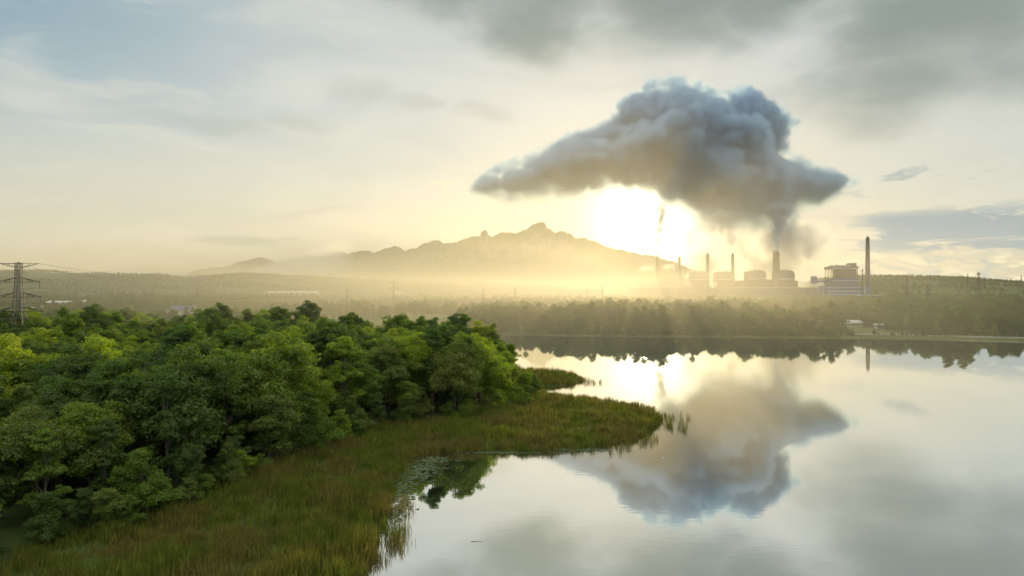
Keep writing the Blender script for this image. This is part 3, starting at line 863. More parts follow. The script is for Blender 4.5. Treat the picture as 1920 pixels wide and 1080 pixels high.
chimney(1455.5, 474, 1950, 9.2, 10.0, {'low': M_CONC, 'up': M_BROWN, 'cut': 0.30}, 'thick brown chimney pouring the dark smoke, beside a boiler house', 3)
chimney(1374, 477, 1980, 3.9, 6.0, {'low': M_CONC, 'up': M_BROWN, 'cut': 0.55}, 'slim brown-topped chimney touching the second boiler house from the left', 1)
chimney(1327, 477, 2000, 4.3, 6.0, {'low': M_CONC, 'up': M_BROWN, 'cut': 0.5}, 'slim pale chimney in the glare touching the leftmost boiler house', 1)
chimney(1232, 481, 2050, 4.4, 6.2, {'low': M_CONC, 'up': M_BROWN, 'cut': 0.5}, 'dim chimney right under the sun, leftmost of the row', 1)
chimney(1274, 483, 2050, 4.0, 6.0, {'low': M_CONC, 'up': M_BROWN, 'cut': 0.5}, 'faint chimney in the glare just right of the one under the sun', 1)

def boiler_house(x0, x1, top, D, label):
    xa, xb = at(x0, D), at(x1, D); w = xb - xa; cx = (xa + xb) / 2; z0 = zland(cx, D) - 1
    H = zat(top, D) - z0
    t = thing('boiler_house', label, 'boiler house', (cx, D, z0), 0, 'old boiler houses of the power station')
    h = w / 2
    MB().box(-h * .92, h * .86, -18, 18, 0, H * 0.46).build('lower_block', M_SLATE, t)
    MB().prism([(-h, H * .62), (h, H * .62), (h, H * .88), (h * .72, H * .985), (h * .1, H), (-h * .3, H), (-h * .94, H * .97), (-h, H * .94)], -20, 20).build('upper_block', M_PALE if False else M_SLATE, t)
    fr = MB()
    for k in range(6):
        x = -h * .9 + k * h * .34
        fr.box(x - .7, x + .7, -19, -17, H * .46, H * .62); fr.box(x - .7, x + .7, 17, 19, H * .46, H * .62)
    fr.box(-h * .92, h * .88, -19.3, -18.2, H * .53, H * .55)
    fr.build('steel_frame', M_STEEL, t)
    MB().box(-h * .7, h * .7, -12, 12, H * .46, H * .62).build('furnace', M_STEEL, t)
    for k in range(3):
        MB().lathe(-h * .5 + k * h * .45, 3, [(1.4, H * .97), (1.4, H * 1.03), (1.9, H * 1.035), (.2, H * 1.05)], 10).build('roof_vent', M_STEEL, t)
    MB().box(-h * .85, h * .8, -18.4, -18.02, H * .20, H * .27).build('window_band', M_DARKW, t)
    MB().box(-h * 1.02, h * 1.02, -20.3, -20.02, H * .70, H * .73).build('cladding_stripe', M_PALE, t)
    return t
boiler_house(1295, 1325, 509, 2010, 'leftmost old boiler house, almost lost in the sun glare')
boiler_house(1341, 1374, 509, 2000, 'second old boiler house with a slim chimney at its right side')
boiler_house(1399, 1432, 507, 1990, 'third old boiler house standing free between two chimneys')
boiler_house(1452, 1485, 507, 1960, 'rightmost old boiler house at the foot of the thick smoking chimney')
def long_hall(x0, x1, top, D, dep, label, wall, roof, grp=None, name='turbine_hall', cat='hall', stripe=None, n=8):
    xa, xb = at(x0, D), at(x1, D); cx = (xa + xb) / 2; h = (xb - xa) / 2; z0 = zland(cx, D) - 1; H = zat(top, D) - z0
    t = thing(name, label, cat, (cx, D, z0), 0, grp)
    MB().box(-h, h, -dep / 2, dep / 2, 0, H * .9).build('wall', wall, t)
    MB().prism([(-h - .6, H * .9), (h + .6, H * .9), (h + .6, H * .93), (h * .0, H), (-h - .6, H * .93)], -dep / 2 - .6, dep / 2 + .6).build('roof', roof, t)
    for k in range(n):
        x = -h + (k + .5) * 2 * h / n
        MB().box(x - h / n * .7, x + h / n * .7, -dep / 2 - .25, -dep / 2 - .01, H * .48, H * .62).build('window', M_DARKW, t)
    if stripe:
        MB().box(-h, h, -dep / 2 - .35, -dep / 2 - .02, H * .70, H * .76).build('stripe', stripe, t)
    return t
long_hall(1332, 1552, 538, 1900, 40, 'long grey turbine hall in front of the old boiler houses', M_SLATE, M_CONC, stripe=M_BLUE, n=22)
long_hall(1366, 1492, 524, 1990, 30, 'upper conveyor deck linking the old boiler houses', M_SLATE, M_SLATE, name='link_building', cat='building', n=12)
long_hall(1180, 1330, 536, 1980, 40, 'long hall hidden in the glare left of the boiler houses', M_SLATE, M_CONC, n=14)
long_hall(1050, 1130, 541, 2000, 30, 'low pale shed in the golden haze under the mountain', M_SLATE, M_PALE, name='shed', cat='shed', n=8)
long_hall(1450, 1522, 560, 1700, 30, 'low grey shed in front of the blue boiler house, left side', M_SLATE, M_PALE, name='shed', cat='shed', n=6)
long_hall(1515, 1560, 556, 1720, 24, 'pale arched-roof store below the blue boiler house', M_PALE, M_PALE, name='shed', cat='shed', n=5)
long_hall(1600, 1648, 553, 1650, 22, 'white-roofed shed at the foot of the tall lone chimney', M_SLATE, M_ROOFW, name='shed', cat='shed', n=5)

# modern blue boiler house
D = 1800.0; X0 = at(1577, D); Z0 = zland(X0, D) - 1
t = thing('boiler_house', 'modern blue-banded boiler house with an open frame tower beside the lone chimney', 'boiler house', (X0, D, Z0))
u = lambda px: at(px, D) - X0
zz = lambda py: zat(py, D) - Z0
MB().box(u(1553), u(1601), -24, 24, 0, zz(522)).build('main_block', M_SLATE, t)
MB().box(u(1541), u(1608), -30, 26, 0, zz(536.5)).build('lower_block', M_BLUE, t)
for a, b in ((539.6, 538.8), (546.6, 545.6), (552.6, 551.8)):
    MB().box(u(1541) - .2, u(1608) + .2, -30.4, -29.98, zz(a), zz(b)).build('pale_stripe', M_PALE, t)
MB().box(u(1553) - .2, u(1601) + .2, -24.4, -23.98, zz(529), zz(523)).build('blue_band', M_BLUE, t)
MB().box(u(1553) - .3, u(1601) + .3, -24.7, -24.42, zz(527), zz(526)).build('pale_stripe', M_PALE, t)
MB().box(u(1568), u(1600), -17, 17, zz(522), zz(505)).build('furnace', M_STEEL, t)
fr = MB()
for px in np.linspace(1554.5, 1600, 9):
    for y in (-22, 22):
        fr.box(u(px) - .5, u(px) + .5, y - .5, y + .5, zz(522), zz(505))
for py in (519, 516, 513, 510, 507.3):
    fr.box(u(1554), u(1600), -22.4, -21.6, zz(py) - .35, zz(py) + .35); fr.box(u(1554), u(1600), 21.6, 22.4, zz(py) - .35, zz(py) + .35)
    fr.box(u(1554), u(1566), -21.5, 21.5, zz(py) - .2, zz(py) + .1)
for k, px in enumerate(np.linspace(1554.5, 1594.3, 8)):
    fr.tube((u(px), -22, zz(522)), (u(px) + 8, -22, zz(513.5)), .35); fr.tube((u(px) + 8, -22, zz(513.5)), (u(px), -22, zz(505)), .35)
fr.build('steel_frame', M_STEEL, t)
for px in (1572, 1578, 1586, 1591, 1596):
    MB().lathe(u(px), -19.5, [(1.3, zz(526)), (1.3, zz(506))], 10).build('duct', M_CONC, t)
MB().box(u(1553.5), u(1600.5), -25, 25, zz(505), zz(500)).build('top_block', M_SLATE, t)
MB().box(u(1553.3), u(1600.7), -25.3, -25.02, zz(504.6), zz(503.2)).build('pale_stripe', M_PALE, t)
MB().box(u(1558), u(1590), -12, 12, zz(500), zz(497.3)).build('roof_room', M_PALE, t)
MB().box(u(1592), u(1600.4), -16, 16, zz(500), zz(493.5)).build('lift_tower', M_SLATE, t)
for px in (1566, 1589.5):
    MB().lathe(u(px), -8, [(1.1, zz(498)), (1.1, zz(495.5)), (1.5, zz(495.3)), (.3, zz(495))], 8).build('roof_vent', M_STEEL, t)
for k in range(7):
    px = 1545 + k * 9
    MB().box(u(px), u(px + 5), -30.6, -30.02, zz(544.5), zz(542.5)).build('window', M_DARKW, t)
# conveyor with its transfer tower
D = 1780.0; X0 = at(1526, D); Z0 = zland(X0, D) - 1
t = thing('transfer_tower', 'narrow blue coal tower on legs with a conveyor bridge to the blue boiler house', 'tower', (X0, D, Z0))
MB().prism([(u(1521.5), zz(532)), (u(1530), zz(532)), (u(1531.5), zz(524)), (u(1530.5), zz(520)), (u(1529), zz(518)), (u(1522.5), zz(518)), (u(1521.5), zz(520))], -6, 6).build('head_house', M_BLUE, t)
for px in (1522, 1529.5):
    for y in (-5, 5):
        MB().tube((u(px), y, 0), (u(px), y, zz(532)), .5).build('leg', M_PALE, t)
fr = MB()
for a, b in ((538, 532), (544, 538), (550, 544)):
    fr.tube((u(1522), -5, zz(a)), (u(1529.5), -5, zz(b)), .25); fr.tube((u(1529.5), -5, zz(a)), (u(1522), -5, zz(b)), .25)
    fr.tube((u(1522), -5, zz(a)), (u(1529.5), -5, zz(a)), .3)
fr.build('bracing', M_STEEL, t)
MB().prism([(u(1530), zz(529.5)), (u(1541), zz(529.5)), (u(1556), zz(527)), (u(1556), zz(523.5)), (u(1541), zz(526)), (u(1530), zz(526))], -3, 3).build('conveyor_bridge', M_BLUE, t)
fr = MB()
for px in (1534, 1538, 1543):
    fr.tube((u(px), -2, 0), (u(px), -2, zz(529.5)), .45); fr.tube((u(px), 2, 0), (u(px), 2, zz(529.5)), .45)
    fr.tube((u(px), -2, zz(548)), (u(px + 4), -2, zz(531)), .3)
fr.build('trestle', M_PALE, t)

# ------------------------------------------------------------------ pylons and wires
def lattice(levels, r0, mat, t, brace=0.6, name='lattice_body'):
    """levels: (z, half width); four legs, X bracing on every face"""
    mb = MB(); cs = ((-1, -1), (1, -1), (1, 1), (-1, 1))
    for (z0, w0), (z1, w1) in zip(levels, levels[1:]):
        for i in range(4):
            a, b = cs[i], cs[(i + 1) % 4]
            mb.tube((a[0] * w0, a[1] * w0, z0), (a[0] * w1, a[1] * w1, z1), r0, caps=False)
            mb.tube((a[0] * w0, a[1] * w0, z0), (b[0] * w1, b[1] * w1, z1), r0 * brace, caps=False)
            mb.tube((b[0] * w0, b[1] * w0, z0), (a[0] * w1, a[1] * w1, z1), r0 * brace, caps=False)
            mb.tube((a[0] * w1, a[1] * w1, z1), (b[0] * w1, b[1] * w1, z1), r0 * brace, caps=False)
    return mb.build(name, mat, t)
def arm(t, z, w, L, rise, r0, side, mat, hang=True):
    mb = MB(); s_ = side
    for y in (-w, w):
        mb.tube((s_ * w, y, z), (s_ * L, 0, z), r0); mb.tube((s_ * w, y, z + rise), (s_ * L, 0, z + .15), r0)
        for k in (0.3, 0.6):
            x = s_ * (w + (L - w) * k); yy = y * (1 - k)
            mb.tube((x, yy, z), (x, yy, z + rise * (1 - k)), r0 * .7)
        mb.tube((s_ * (w + (L - w) * .3), y * .7, z + rise * .7), (s_ * (w + (L - w) * .6), y * .4, z), r0 * .7)
    a = mb.build('cross_arm', mat, t)
    if hang:
        q = MB(); prof = []
        for k in range(9):
            prof += [(.10, -2.6 + k * .28), (.17, -2.55 + k * .28), (.10, -2.42 + k * .28)]
        q.lathe(s_ * (L - .2), 0, [(r, z + zz_) for r, zz_ in prof] + [(.05, z)], 8)
        q.build('insulator', M_CERAM, t)
    return a
PX, PDist = at(35, 300), 300.0
pz = zland(PX, PDist)
py_t = thing('lattice_pylon', 'large lattice pylon with four cross arms rising from the wood at the left', 'pylon', (PX, PDist, pz), R(12))
zl = lambda py: zat(py, PDist) - pz
lv = [(0, 4.6), (6, 3.75), (zl(600), 2.35)]
lv += [(z, 1.75 - (z - zl(584)) / (zl(529) - zl(584)) * 0.65) for z in np.linspace(zl(584), zl(529), 7)]
lv += [(z, 1.05) for z in np.linspace(zl(529), zl(493), 6)[1:]]
lattice(lv, 0.16, M_GALV, py_t)
for py, L, rise in ((529, 8.4, 1.9), (557, 8.9, 1.9), (584, 9.6, 1.9)):
    w = np.interp(zl(py), [zl(584), zl(529)], [1.75, 1.08])
    for sd_ in (-1, 1): arm(py_t, zl(py), w, L, rise, 0.12, sd_, M_GALV)
for sd_ in (-1, 1):
    mb = MB()
    for y in (-1, 1):
        mb.tube((sd_, y, zl(494)), (sd_ * 7.9, 0, zl(494)), .11); mb.tube((sd_, y, zl(501.5)), (sd_ * 7.9, 0, zl(494)), .11)
        mb.tube((sd_ * 4, y * .6, zl(494)), (sd_ * 4, y * .6, zl(497.6)), .08)
    mb.build('top_arm', M_GALV, py_t)
MB().box(-.4, .4, -.4, .4, zl(494), zl(491.5), .1).build('peak_cap', M_STEEL, py_t)

def wire(p, q, sag, r):
    mb = MB(); n = 22; last = None
    for k in range(n + 1):
        u_ = k / n
        v = (p[0] + (q[0] - p[0]) * u_, p[1] + (q[1] - p[1]) * u_, p[2] + (q[2] - p[2]) * u_ - 4 * sag * u_ * (1 - u_))
        if last: mb.tube(last, v, r, n=4, caps=False)
        last = v
    return mb
def far_pylon(px, top, bot_D, L, w, label, arms=3, twin=False):
    D = bot_D; x = at(px, D); z0 = zland(x, D); H = zat(top, D) - z0
    t = thing('lattice_pylon', label, 'pylon', (x, D, z0), R(10), 'distant lattice pylons')
    wt = w * .5
    lv = [(H * k / 9, w * 1.6 * (1 - k / 9) ** 1.3 + wt * .7) for k in range(10)]
    lattice(lv, 0.22, M_GALV, t)
    for k in range(arms):
        z = H * (0.96 - 0.17 * k)
        for sd_ in (-1, 1): arm(t, z - 1, wt * .7, L * (0.8 + .12 * k), 1.4, 0.16, sd_, M_GALV, hang=False)
    return (x, D, z0, H, L)
fp = [far_pylon(738, 527, 1000, 9, 1.6, 'pylon with long low arms standing in the haze left of the mountain foot', 2),
      far_pylon(651, 543, 900, 3, 1.0, 'short narrow mast left of the hazy pylon', 1),
      far_pylon(370, 542, 1500, 7, 1.6, 'faint pylon on the plain under the domed hill'),
      far_pylon(966, 540, 1300, 5, 1.2, 'small faint pylon below the highest peak', 2),
      far_pylon(907, 540, 1400, 5, 1.2, 'small faint pylon just left of the one below the peak', 2),
      far_pylon(1101, 541, 1400, 5, 1.2, 'faint pylon in the golden haze', 2),
      far_pylon(1130, 536, 1350, 5, 1.3, 'taller faint pylon in the golden haze under the sun', 2),
      far_pylon(1617, 504, 1500, 6, 1.6, 'lattice pylon close to the left of the tall lone chimney'),
      far_pylon(1700, 515, 1500, 8, 2.0, 'broad hazy pylon right of the tall lone chimney'),
      far_pylon(1740, 533, 1100, 11, 1.6, 'low wide-armed pylon in front of the right hill', 3),
      far_pylon(1835, 510, 1050, 5, 2.4, 'dark narrow pylon standing highest over the right hand trees', 2),
      far_pylon(1814, 514, 2300, 4, 1.6, 'tiny pylon on the hill crest left of the dark narrow one', 2),
      far_pylon(1845, 518, 2300, 5, 1.6, 'tiny pylon on the hill crest right of the dark narrow one', 2),
      far_pylon(1744, 515, 2500, 4, 1.6, 'tiny pylon on top of the right hill', 1),
      far_pylon(1915, 516, 2300, 4, 1.6, 'tiny pylon at the right end of the hill crest', 1)]
fa = fp[0]
k_ = 0
for (L, py, tz) in ((7.9, 494, .95), (8.4, 529, .95), (8.9, 557, .78), (9.6, 584, .61)):
    for sd_ in (-1, 1):
        p = (PX + sd_ * L * math.cos(R(12)), PDist + sd_ * L * math.sin(R(12)), pz + zl(py) - (0 if py == 494 else 2.6))
        q = (fa[0] + sd_ * 8, fa[1], fa[2] + fa[3] * tz)
        nm = ('top', 'upper', 'middle', 'lowest')[k_]
        tag(wire(p, q, 14, 0.075).build('power_line', M_WIRE), 'thin wire from the %s %s arm of the large pylon to the hazy pylon' % (('left', 'right')[sd_ > 0], nm), 'power line', 'wires of the large pylon')
        p2 = (PX - 150 + sd_ * L, PDist - 150, p[2] + 6)
        tag(wire(p, p2, 3.5, 0.06).build('power_line', M_WIRE), 'thin wire leaving the picture from the %s %s arm of the large pylon' % (('left', 'right')[sd_ > 0], nm), 'power line', 'wires of the large pylon')
    k_ += 1
A_, B_ = fp[10], fp[9]
for k, z in enumerate((.95, .78)):
    for (U_, V_, nm) in ((A_, B_, 'between the dark narrow pylon and the wide-armed one'), (A_, (at(2300, 900), 900, 4, 42, 5), 'running right from the dark narrow pylon')):
        tag(wire((U_[0], U_[1], U_[2] + U_[3] * z), (V_[0], V_[1], V_[2] + V_[3] * z), 9, 0.09).build('power_line', M_WIRE),
            ('upper' if k == 0 else 'lower') + ' thin wire ' + nm, 'power line', 'wires over the right hill')

# ------------------------------------------------------------------ buildings on the plain
def shed(px0, px1, top, bot, D, label, wall=M_WALLW, roof=M_ROOFW, n=6, dep=None):
    xa, xb = at(px0, D), at(px1, D); cx = (xa + xb) / 2; h = (xb - xa) / 2; zt = zat(top, D); zb = zat(bot, D)
    zg = zland(cx, D) - 0.5; H = zt - zg; dep = dep or min(max(h * .8, 12), 60)
    we = H - max((zt - zb) * .45, 1.2)
    t = thing('factory_shed', label, 'shed', (cx, D, zg), 0, 'buildings on the plain')
    MB().box(-h, h, -dep / 2, dep / 2, 0, we).build('wall', wall, t)
    mb = MB(); b = 0
    mb.v = [(-h - 1, -dep / 2 - 1, we), (h + 1, -dep / 2 - 1, we), (h + 1, dep / 2 + 1, we), (-h - 1, dep / 2 + 1, we), (-h + dep * .15, 0, H), (h - dep * .15, 0, H)]
    mb.f = [(0, 1, 5, 4), (2, 3, 4, 5), (1, 2, 5), (3, 0, 4), (3, 2, 1, 0)]
    mb.build('roof', roof, t)
    for k in range(n):
        x = -h + (k + .5) * 2 * h / n
        MB().box(x - h / n * .5, x + h / n * .5, -dep / 2 - .12, -dep / 2 - .01, we * .35, we * .7).build('window', M_DARKW, t)
    return t
shed(320, 368, 573, 592, 640, 'house with a blue grey hipped roof and white walls behind the wood', roof=M_ROOFB, n=5, dep=14)
shed(64, 93, 574, 583, 760, 'low white house right of the large pylon', n=3, dep=14)
shed(90, 134, 564, 571, 1150, 'grey-roofed shed behind the low white house', n=5)
shed(157, 176, 562, 570, 1200, 'small bright shed in the long row on the plain', n=3)
shed(178, 192, 571, 577, 900, 'tiny pale blue-roofed hut in front of the long row', roof=M_ROOFB, n=2, dep=8)
shed(180, 232, 562, 568, 1500, 'pale long shed left of the tall tree row', n=8)
shed(236, 278, 562, 567, 1500, 'white-roofed shed right of the pale long one', n=6)
shed(300, 345, 562, 567, 1500, 'long low shed under the faint pylon', n=6)
shed(365, 430, 563, 568, 1450, 'long white shed farther right on the plain', n=8)
shed(460, 540, 561, 568, 1350, 'widest pale-roofed factory shed in the middle of the plain', n=10)
shed(500, 596, 546, 551, 2300, 'distant long white roof below the mountain mist', n=10)
shed(664, 712, 564, 572, 1200, 'grey shed with a pale wall left of the hazy pylon', n=6, roof=M_SLATE)
shed(740, 756, 546, 550, 2000, 'small white building behind the hazy pylon', n=2)
shed(800, 822, 565, 569, 1250, 'small reddish-roofed shed right of the hazy pylon', n=3, roof=M_BROWN)
shed(1572, 1613, 600, 610, 640, 'low white pavilion with dark openings in the gap of the far shore trees', n=9, dep=8)
shed(1641, 1656, 606, 612, 610, 'small pale shed right of the pavilion', n=2, dep=6)
shed(1522, 1536, 583, 588, 800, 'white roof peeping out of the trees below the coal tower', n=2, dep=8)

# low wall along the right bank
pts = [(255, 536), (285, 523), (330, 500), (380, 476), (450, 470), (540, 470)]
mb = MB(); mc = MB(); posts = []
t = thing('bank_wall', 'long thin pale wall along the far right bank', 'wall', (0, 0, 0))
for (a, b) in zip(pts, pts[1:]):
    L = math.hypot(b[0] - a[0], b[1] - a[1]); n = int(L / 6)
    za, zb = zland(*a), zland(*b)
    mb.tube((a[0], a[1], 1.75), (b[0], b[1], 1.75), 0.28); mc.tube((a[0], a[1], 1.2), (b[0], b[1], 1.2), 0.2)
    for k in range(n):
        posts.append((a[0] + (b[0] - a[0]) * k / n, a[1] + (b[1] - a[1]) * k / n))
mb.build('top_rail', M_WALLW, t); mc.build('lower_rail', M_WALLW, t)
for (x, y) in posts:
    MB().box(x - .2, x + .2, y - .2, y + .2, 0.0, 1.9).build('post', M_WALLW, t)
# floating things on the lake
M_FLOAT = plain('white_float_plastic', C_(226, 224, 216), C_(200, 196, 186), 2.0, 0.4)
fx, fy = gp(1243, 860)
t = thing('buoy', 'small white float alone on the water in the smoke reflection', 'buoy', (fx, fy, 0))
MB().lathe(0, 0, [(.05, -.2), (.26, -.08), (.32, .06), (.25, .2), (.08, .28)], 16).build('float_body', M_FLOAT, t, True)
MB().lathe(0, 0, [(.05, .26), (.05, .42), (.02, .44)], 8).build('ring_post', M_STEEL, t)
fx, fy = gp(893, 1015)
mb = MB(); mb.tube((fx - .75, fy, .02), (fx + .2, fy + .1, .05), .03, .025, 6); mb.tube((fx + .2, fy + .1, .05), (fx + .9, fy - .05, .03), .025, .01, 6)
tag(mb.build('driftwood', M_BARK), 'dark twig floating on the open water', 'twig')

# ------------------------------------------------------------------ volumes
def vol_material(name, color, dens, g_aniso, attr='density', absorb=None):
    m, g, out = material(name)
    v = g.new('ShaderNodeVolumePrincipled')
    v.inputs['Color'].default_value = color
    v.inputs['Density'].default_value = dens
    v.inputs['Anisotropy'].default_value = g_aniso
    v.inputs['Density Attribute'].default_value = attr
    if absorb: v.inputs['Absorption Color'].default_value = absorb
    g.l.new(v.outputs[0], out.inputs['Volume'])
    return m
def voxel_cloud(name, lo, hi, vox, field, mat):
    """a smoke body: numpy field -> voxel grid through one geometry-nodes modifier"""
    n = [max(2, int(round((h - l) / vox)) + 1) for l, h in zip(lo, hi)]
    xs = [np.linspace(l, h, k, dtype=np.float32) for l, h, k in zip(lo, hi, n)]
    Xg, Yg, Zg = np.meshgrid(*xs, indexing='ij')
    d = field(Xg, Yg, Zg).astype(np.float32)
    d[0] = d[-1] = 0; d[:, 0] = d[:, -1] = 0; d[:, :, 0] = d[:, :, -1] = 0
    cnt = d.size
    me = bpy.data.meshes.new(name); me.vertices.add(cnt)
    co = np.zeros((cnt, 3), np.float32)
    co[:] = [(a + b) / 2 for a, b in zip(lo, hi)]; me.vertices.foreach_set('co', co.ravel())
    a = me.attributes.new('amount', 'FLOAT', 'POINT'); a.data.foreach_set('value', d.ravel())
    me.materials.append(mat)
    o = bpy.data.objects.new(name, me); COL.objects.link(o)
    ng = bpy.data.node_groups.new(name, 'GeometryNodeTree')
    ng.interface.new_socket('Geometry', in_out='INPUT', socket_type='NodeSocketGeometry')
    ng.interface.new_socket('Geometry', in_out='OUTPUT', socket_type='NodeSocketGeometry')
    gi = ng.nodes.new('NodeGroupInput'); go = ng.nodes.new('NodeGroupOutput')
    vc = ng.nodes.new('GeometryNodeVolumeCube')
    vc.inputs['Min'].default_value = lo; vc.inputs['Max'].default_value = hi
    for nm, k in zip(('Resolution X', 'Resolution Y', 'Resolution Z'), n): vc.inputs[nm].default_value = k
    pos = ng.nodes.new('GeometryNodeInputPosition'); sp = ng.nodes.new('ShaderNodeSeparateXYZ'); ng.links.new(pos.outputs[0], sp.inputs[0])
    def mt(op, a, b):
        q = ng.nodes.new('ShaderNodeMath'); q.operation = op
        for i, v in enumerate((a, b)):
            if isinstance(v, bpy.types.NodeSocket): ng.links.new(v, q.inputs[i])
            else: q.inputs[i].default_value = v
        return q.outputs[0]
    ix = []
    for c in range(3):
        st = (hi[c] - lo[c]) / (n[c] - 1)
        v = mt('FLOOR', mt('ADD', mt('DIVIDE', mt('SUBTRACT', sp.outputs[c], lo[c]), st), 0.5), 0)
        ix.append(mt('MINIMUM', mt('MAXIMUM', v, 0), n[c] - 1))
    idx = mt('ADD', mt('MULTIPLY', mt('ADD', mt('MULTIPLY', ix[0], n[1]), ix[1]), n[2]), ix[2])
    na = ng.nodes.new('GeometryNodeInputNamedAttribute'); na.data_type = 'FLOAT'; na.inputs[0].default_value = 'amount'
    si = ng.nodes.new('GeometryNodeSampleIndex'); si.data_type = 'FLOAT'; si.domain = 'POINT'
    ng.links.new(gi.outputs[0], si.inputs['Geometry']); ng.links.new(na.outputs['Attribute'], si.inputs['Value']); ng.links.new(idx, si.inputs['Index'])
    ng.links.new(si.outputs[0], vc.inputs['Density'])
    sm = ng.nodes.new('GeometryNodeSetMaterial'); sm.inputs['Material'].default_value = mat
    ng.links.new(vc.outputs[0], sm.inputs[0]); ng.links.new(sm.outputs[0], go.inputs[0])
    o.modifiers.new('voxels', 'NODES').node_group = ng
    return o

PD = 2100.0
PL = [(885, 362), (905, 335), (950, 302), (985, 290), (1030, 270), (1080, 255), (1120, 240), (1150, 215), (1165, 190), (1200, 165), (1230, 150),
      (1270, 145), (1310, 150), (1335, 160), (1355, 175), (1385, 160), (1410, 158), (1430, 175), (1447, 195), (1470, 212), (1478, 225), (1497, 232),
      (1478, 245), (1477, 285), (1502, 300), (1522, 315), (1552, 318), (1580, 330), (1605, 345), (1570, 362), (1530, 385), (1490, 398), (1478, 425),
      (1466, 446), (1448, 446), (1432, 430), (1415, 440), (1372, 446), (1345, 436), (1318, 432), (1290, 405), (1262, 388), (1240, 398), (1222, 382), (1210, 362),
      (1180, 354), (1130, 358), (1080, 365), (1020, 372), (960, 378), (905, 370)]
PW = [(at(px, PD), zat(py, PD)) for px, py in PL]
def poly_sd(u, v, poly):
    d = seg_dist(u, v, poly); return np.where(in_poly(u, v, poly), d, -d)
def plume_field(X, Y, Z):
    # the outline gives the room at each x,z; the body bulges towards and away from the camera with it
    w1 = fbm3(X, Y, Z, 90, 4, 0.6, 1.0) * 40; w2 = fbm3(X, Y, Z, 90, 4, 0.6, 11.0) * 40
    x1 = X[:, 0, 0]; z1 = Z[0, 0, :]
    U, V = np.meshgrid(x1, z1, indexing='ij')
    sd = poly_sd(U, V, PW).astype(np.float32)
    # sample the 2-D distance at the warped place
    iu = np.clip((X + w1 - x1[0]) / (x1[1] - x1[0]), 0, len(x1) - 1.01); iv = np.clip((Z + w2 - z1[0]) / (z1[1] - z1[0]), 0, len(z1) - 1.01)
    a = iu.astype(np.int32); b = iv.astype(np.int32); fu = iu - a; fv = iv - b
    d = (sd[a, b] * (1 - fu) * (1 - fv) + sd[a + 1, b] * fu * (1 - fv) + sd[a, b + 1] * (1 - fu) * fv + sd[a + 1, b + 1] * fu * fv)
    dc = np.minimum(d, 130)
    yy = np.abs(Y - PD - (Z - 450) * 0.12) 
    room = np.maximum(dc, 0) * 1.5
    f = np.minimum(d, room - yy + 12)
    b1 = np.abs(fbm3(X, Y, Z, 120, 1, 0.5, 31.0)) * 2; b2 = np.abs(fbm3(X, Y, Z, 52, 1, 0.55, 37.0)) * 2; b3 = np.abs(fbm3(X, Y, Z, 25, 2, 0.6, 43.0)) * 2
    big = np.interp(d, [0, 25], [0.35, 1.0])
    f = f + 16 + (b1 - 0.4) * 80 * big + (b2 - 0.38) * 48 * np.interp(d, [0, 20], [0.6, 1.0]) + (b3 - 0.3) * 36
    f = np.minimum(f, (d + 9) * 2.2)
    soft = np.interp(Z, [170, 290, 360, 480], [150, 70, 34, 11])
    n = np.clip(0.62 + fbm3(X, Y, Z, 60, 3, 0.5, 51.0) * 1.5, 0.2, 1)
    body = np.clip(f / soft + 0.25, 0, 1) ** 1.3 * n * np.interp(Z, [170, 260, 340], [0.22, 0.5, 1.0])
    w = fbm3(X, Y, Z * 1.3, 85, 5, 0.65, 61.0)
    veil = np.clip((d + 26) / 40, 0, 1) * np.clip(1 - np.abs(Y - PD) / 130, 0, 1) * np.clip((w + 0.03) * 5, 0, 1) * 0.07
    return np.maximum(body, veil)

M_PLUME = vol_material('plume_smoke', (0.60, 0.79, 0.97, 1), 0.085, 0.2)
pl = voxel_cloud('smoke_plume', (at(850, PD), PD - 240, 150), (at(1650, PD), PD + 260, zat(112, PD)), 6.0, plume_field, M_PLUME)
tag(pl, 'huge blue grey smoke plume drifting above the power station chimneys', 'smoke', kind='stuff')

# smoke rising from the thick chimney into the plume, with curls
def column_field(path, D, k):
    pts = [(at(px, D), zat(py, D), r) for px, py, r in path]
    zs = np.array([p[1] for p in pts]); xs = np.array([p[0] for p in pts]); rs = np.array([p[2] for p in pts])
    def f(X, Y, Z):
        cx = np.interp(Z, zs, xs); r = np.interp(Z, zs, rs)
        w = fbm3(X, Y, Z, 26, 4, 0.65, k) * 3.4
        q = 1 - np.sqrt((X - cx + w * r * .5) ** 2 + (Y - D) ** 2) / r + fbm3(X, Y, Z, 14, 3, 0.6, k + 4) * 2.6
        top = np.clip((zs[-1] - Z) / 25, 0, 1) * np.clip((Z - zs[0] + 3) / 3, 0, 1)
        return np.clip(q * 1.6, 0, 1) * top
    return f
M_COL = vol_material('chimney_smoke', (0.62, 0.76, 0.92, 1), 0.13, 0.2)
M_STEAM = vol_material('white_steam', (0.90, 0.92, 0.95, 1), 0.045, 0.3)
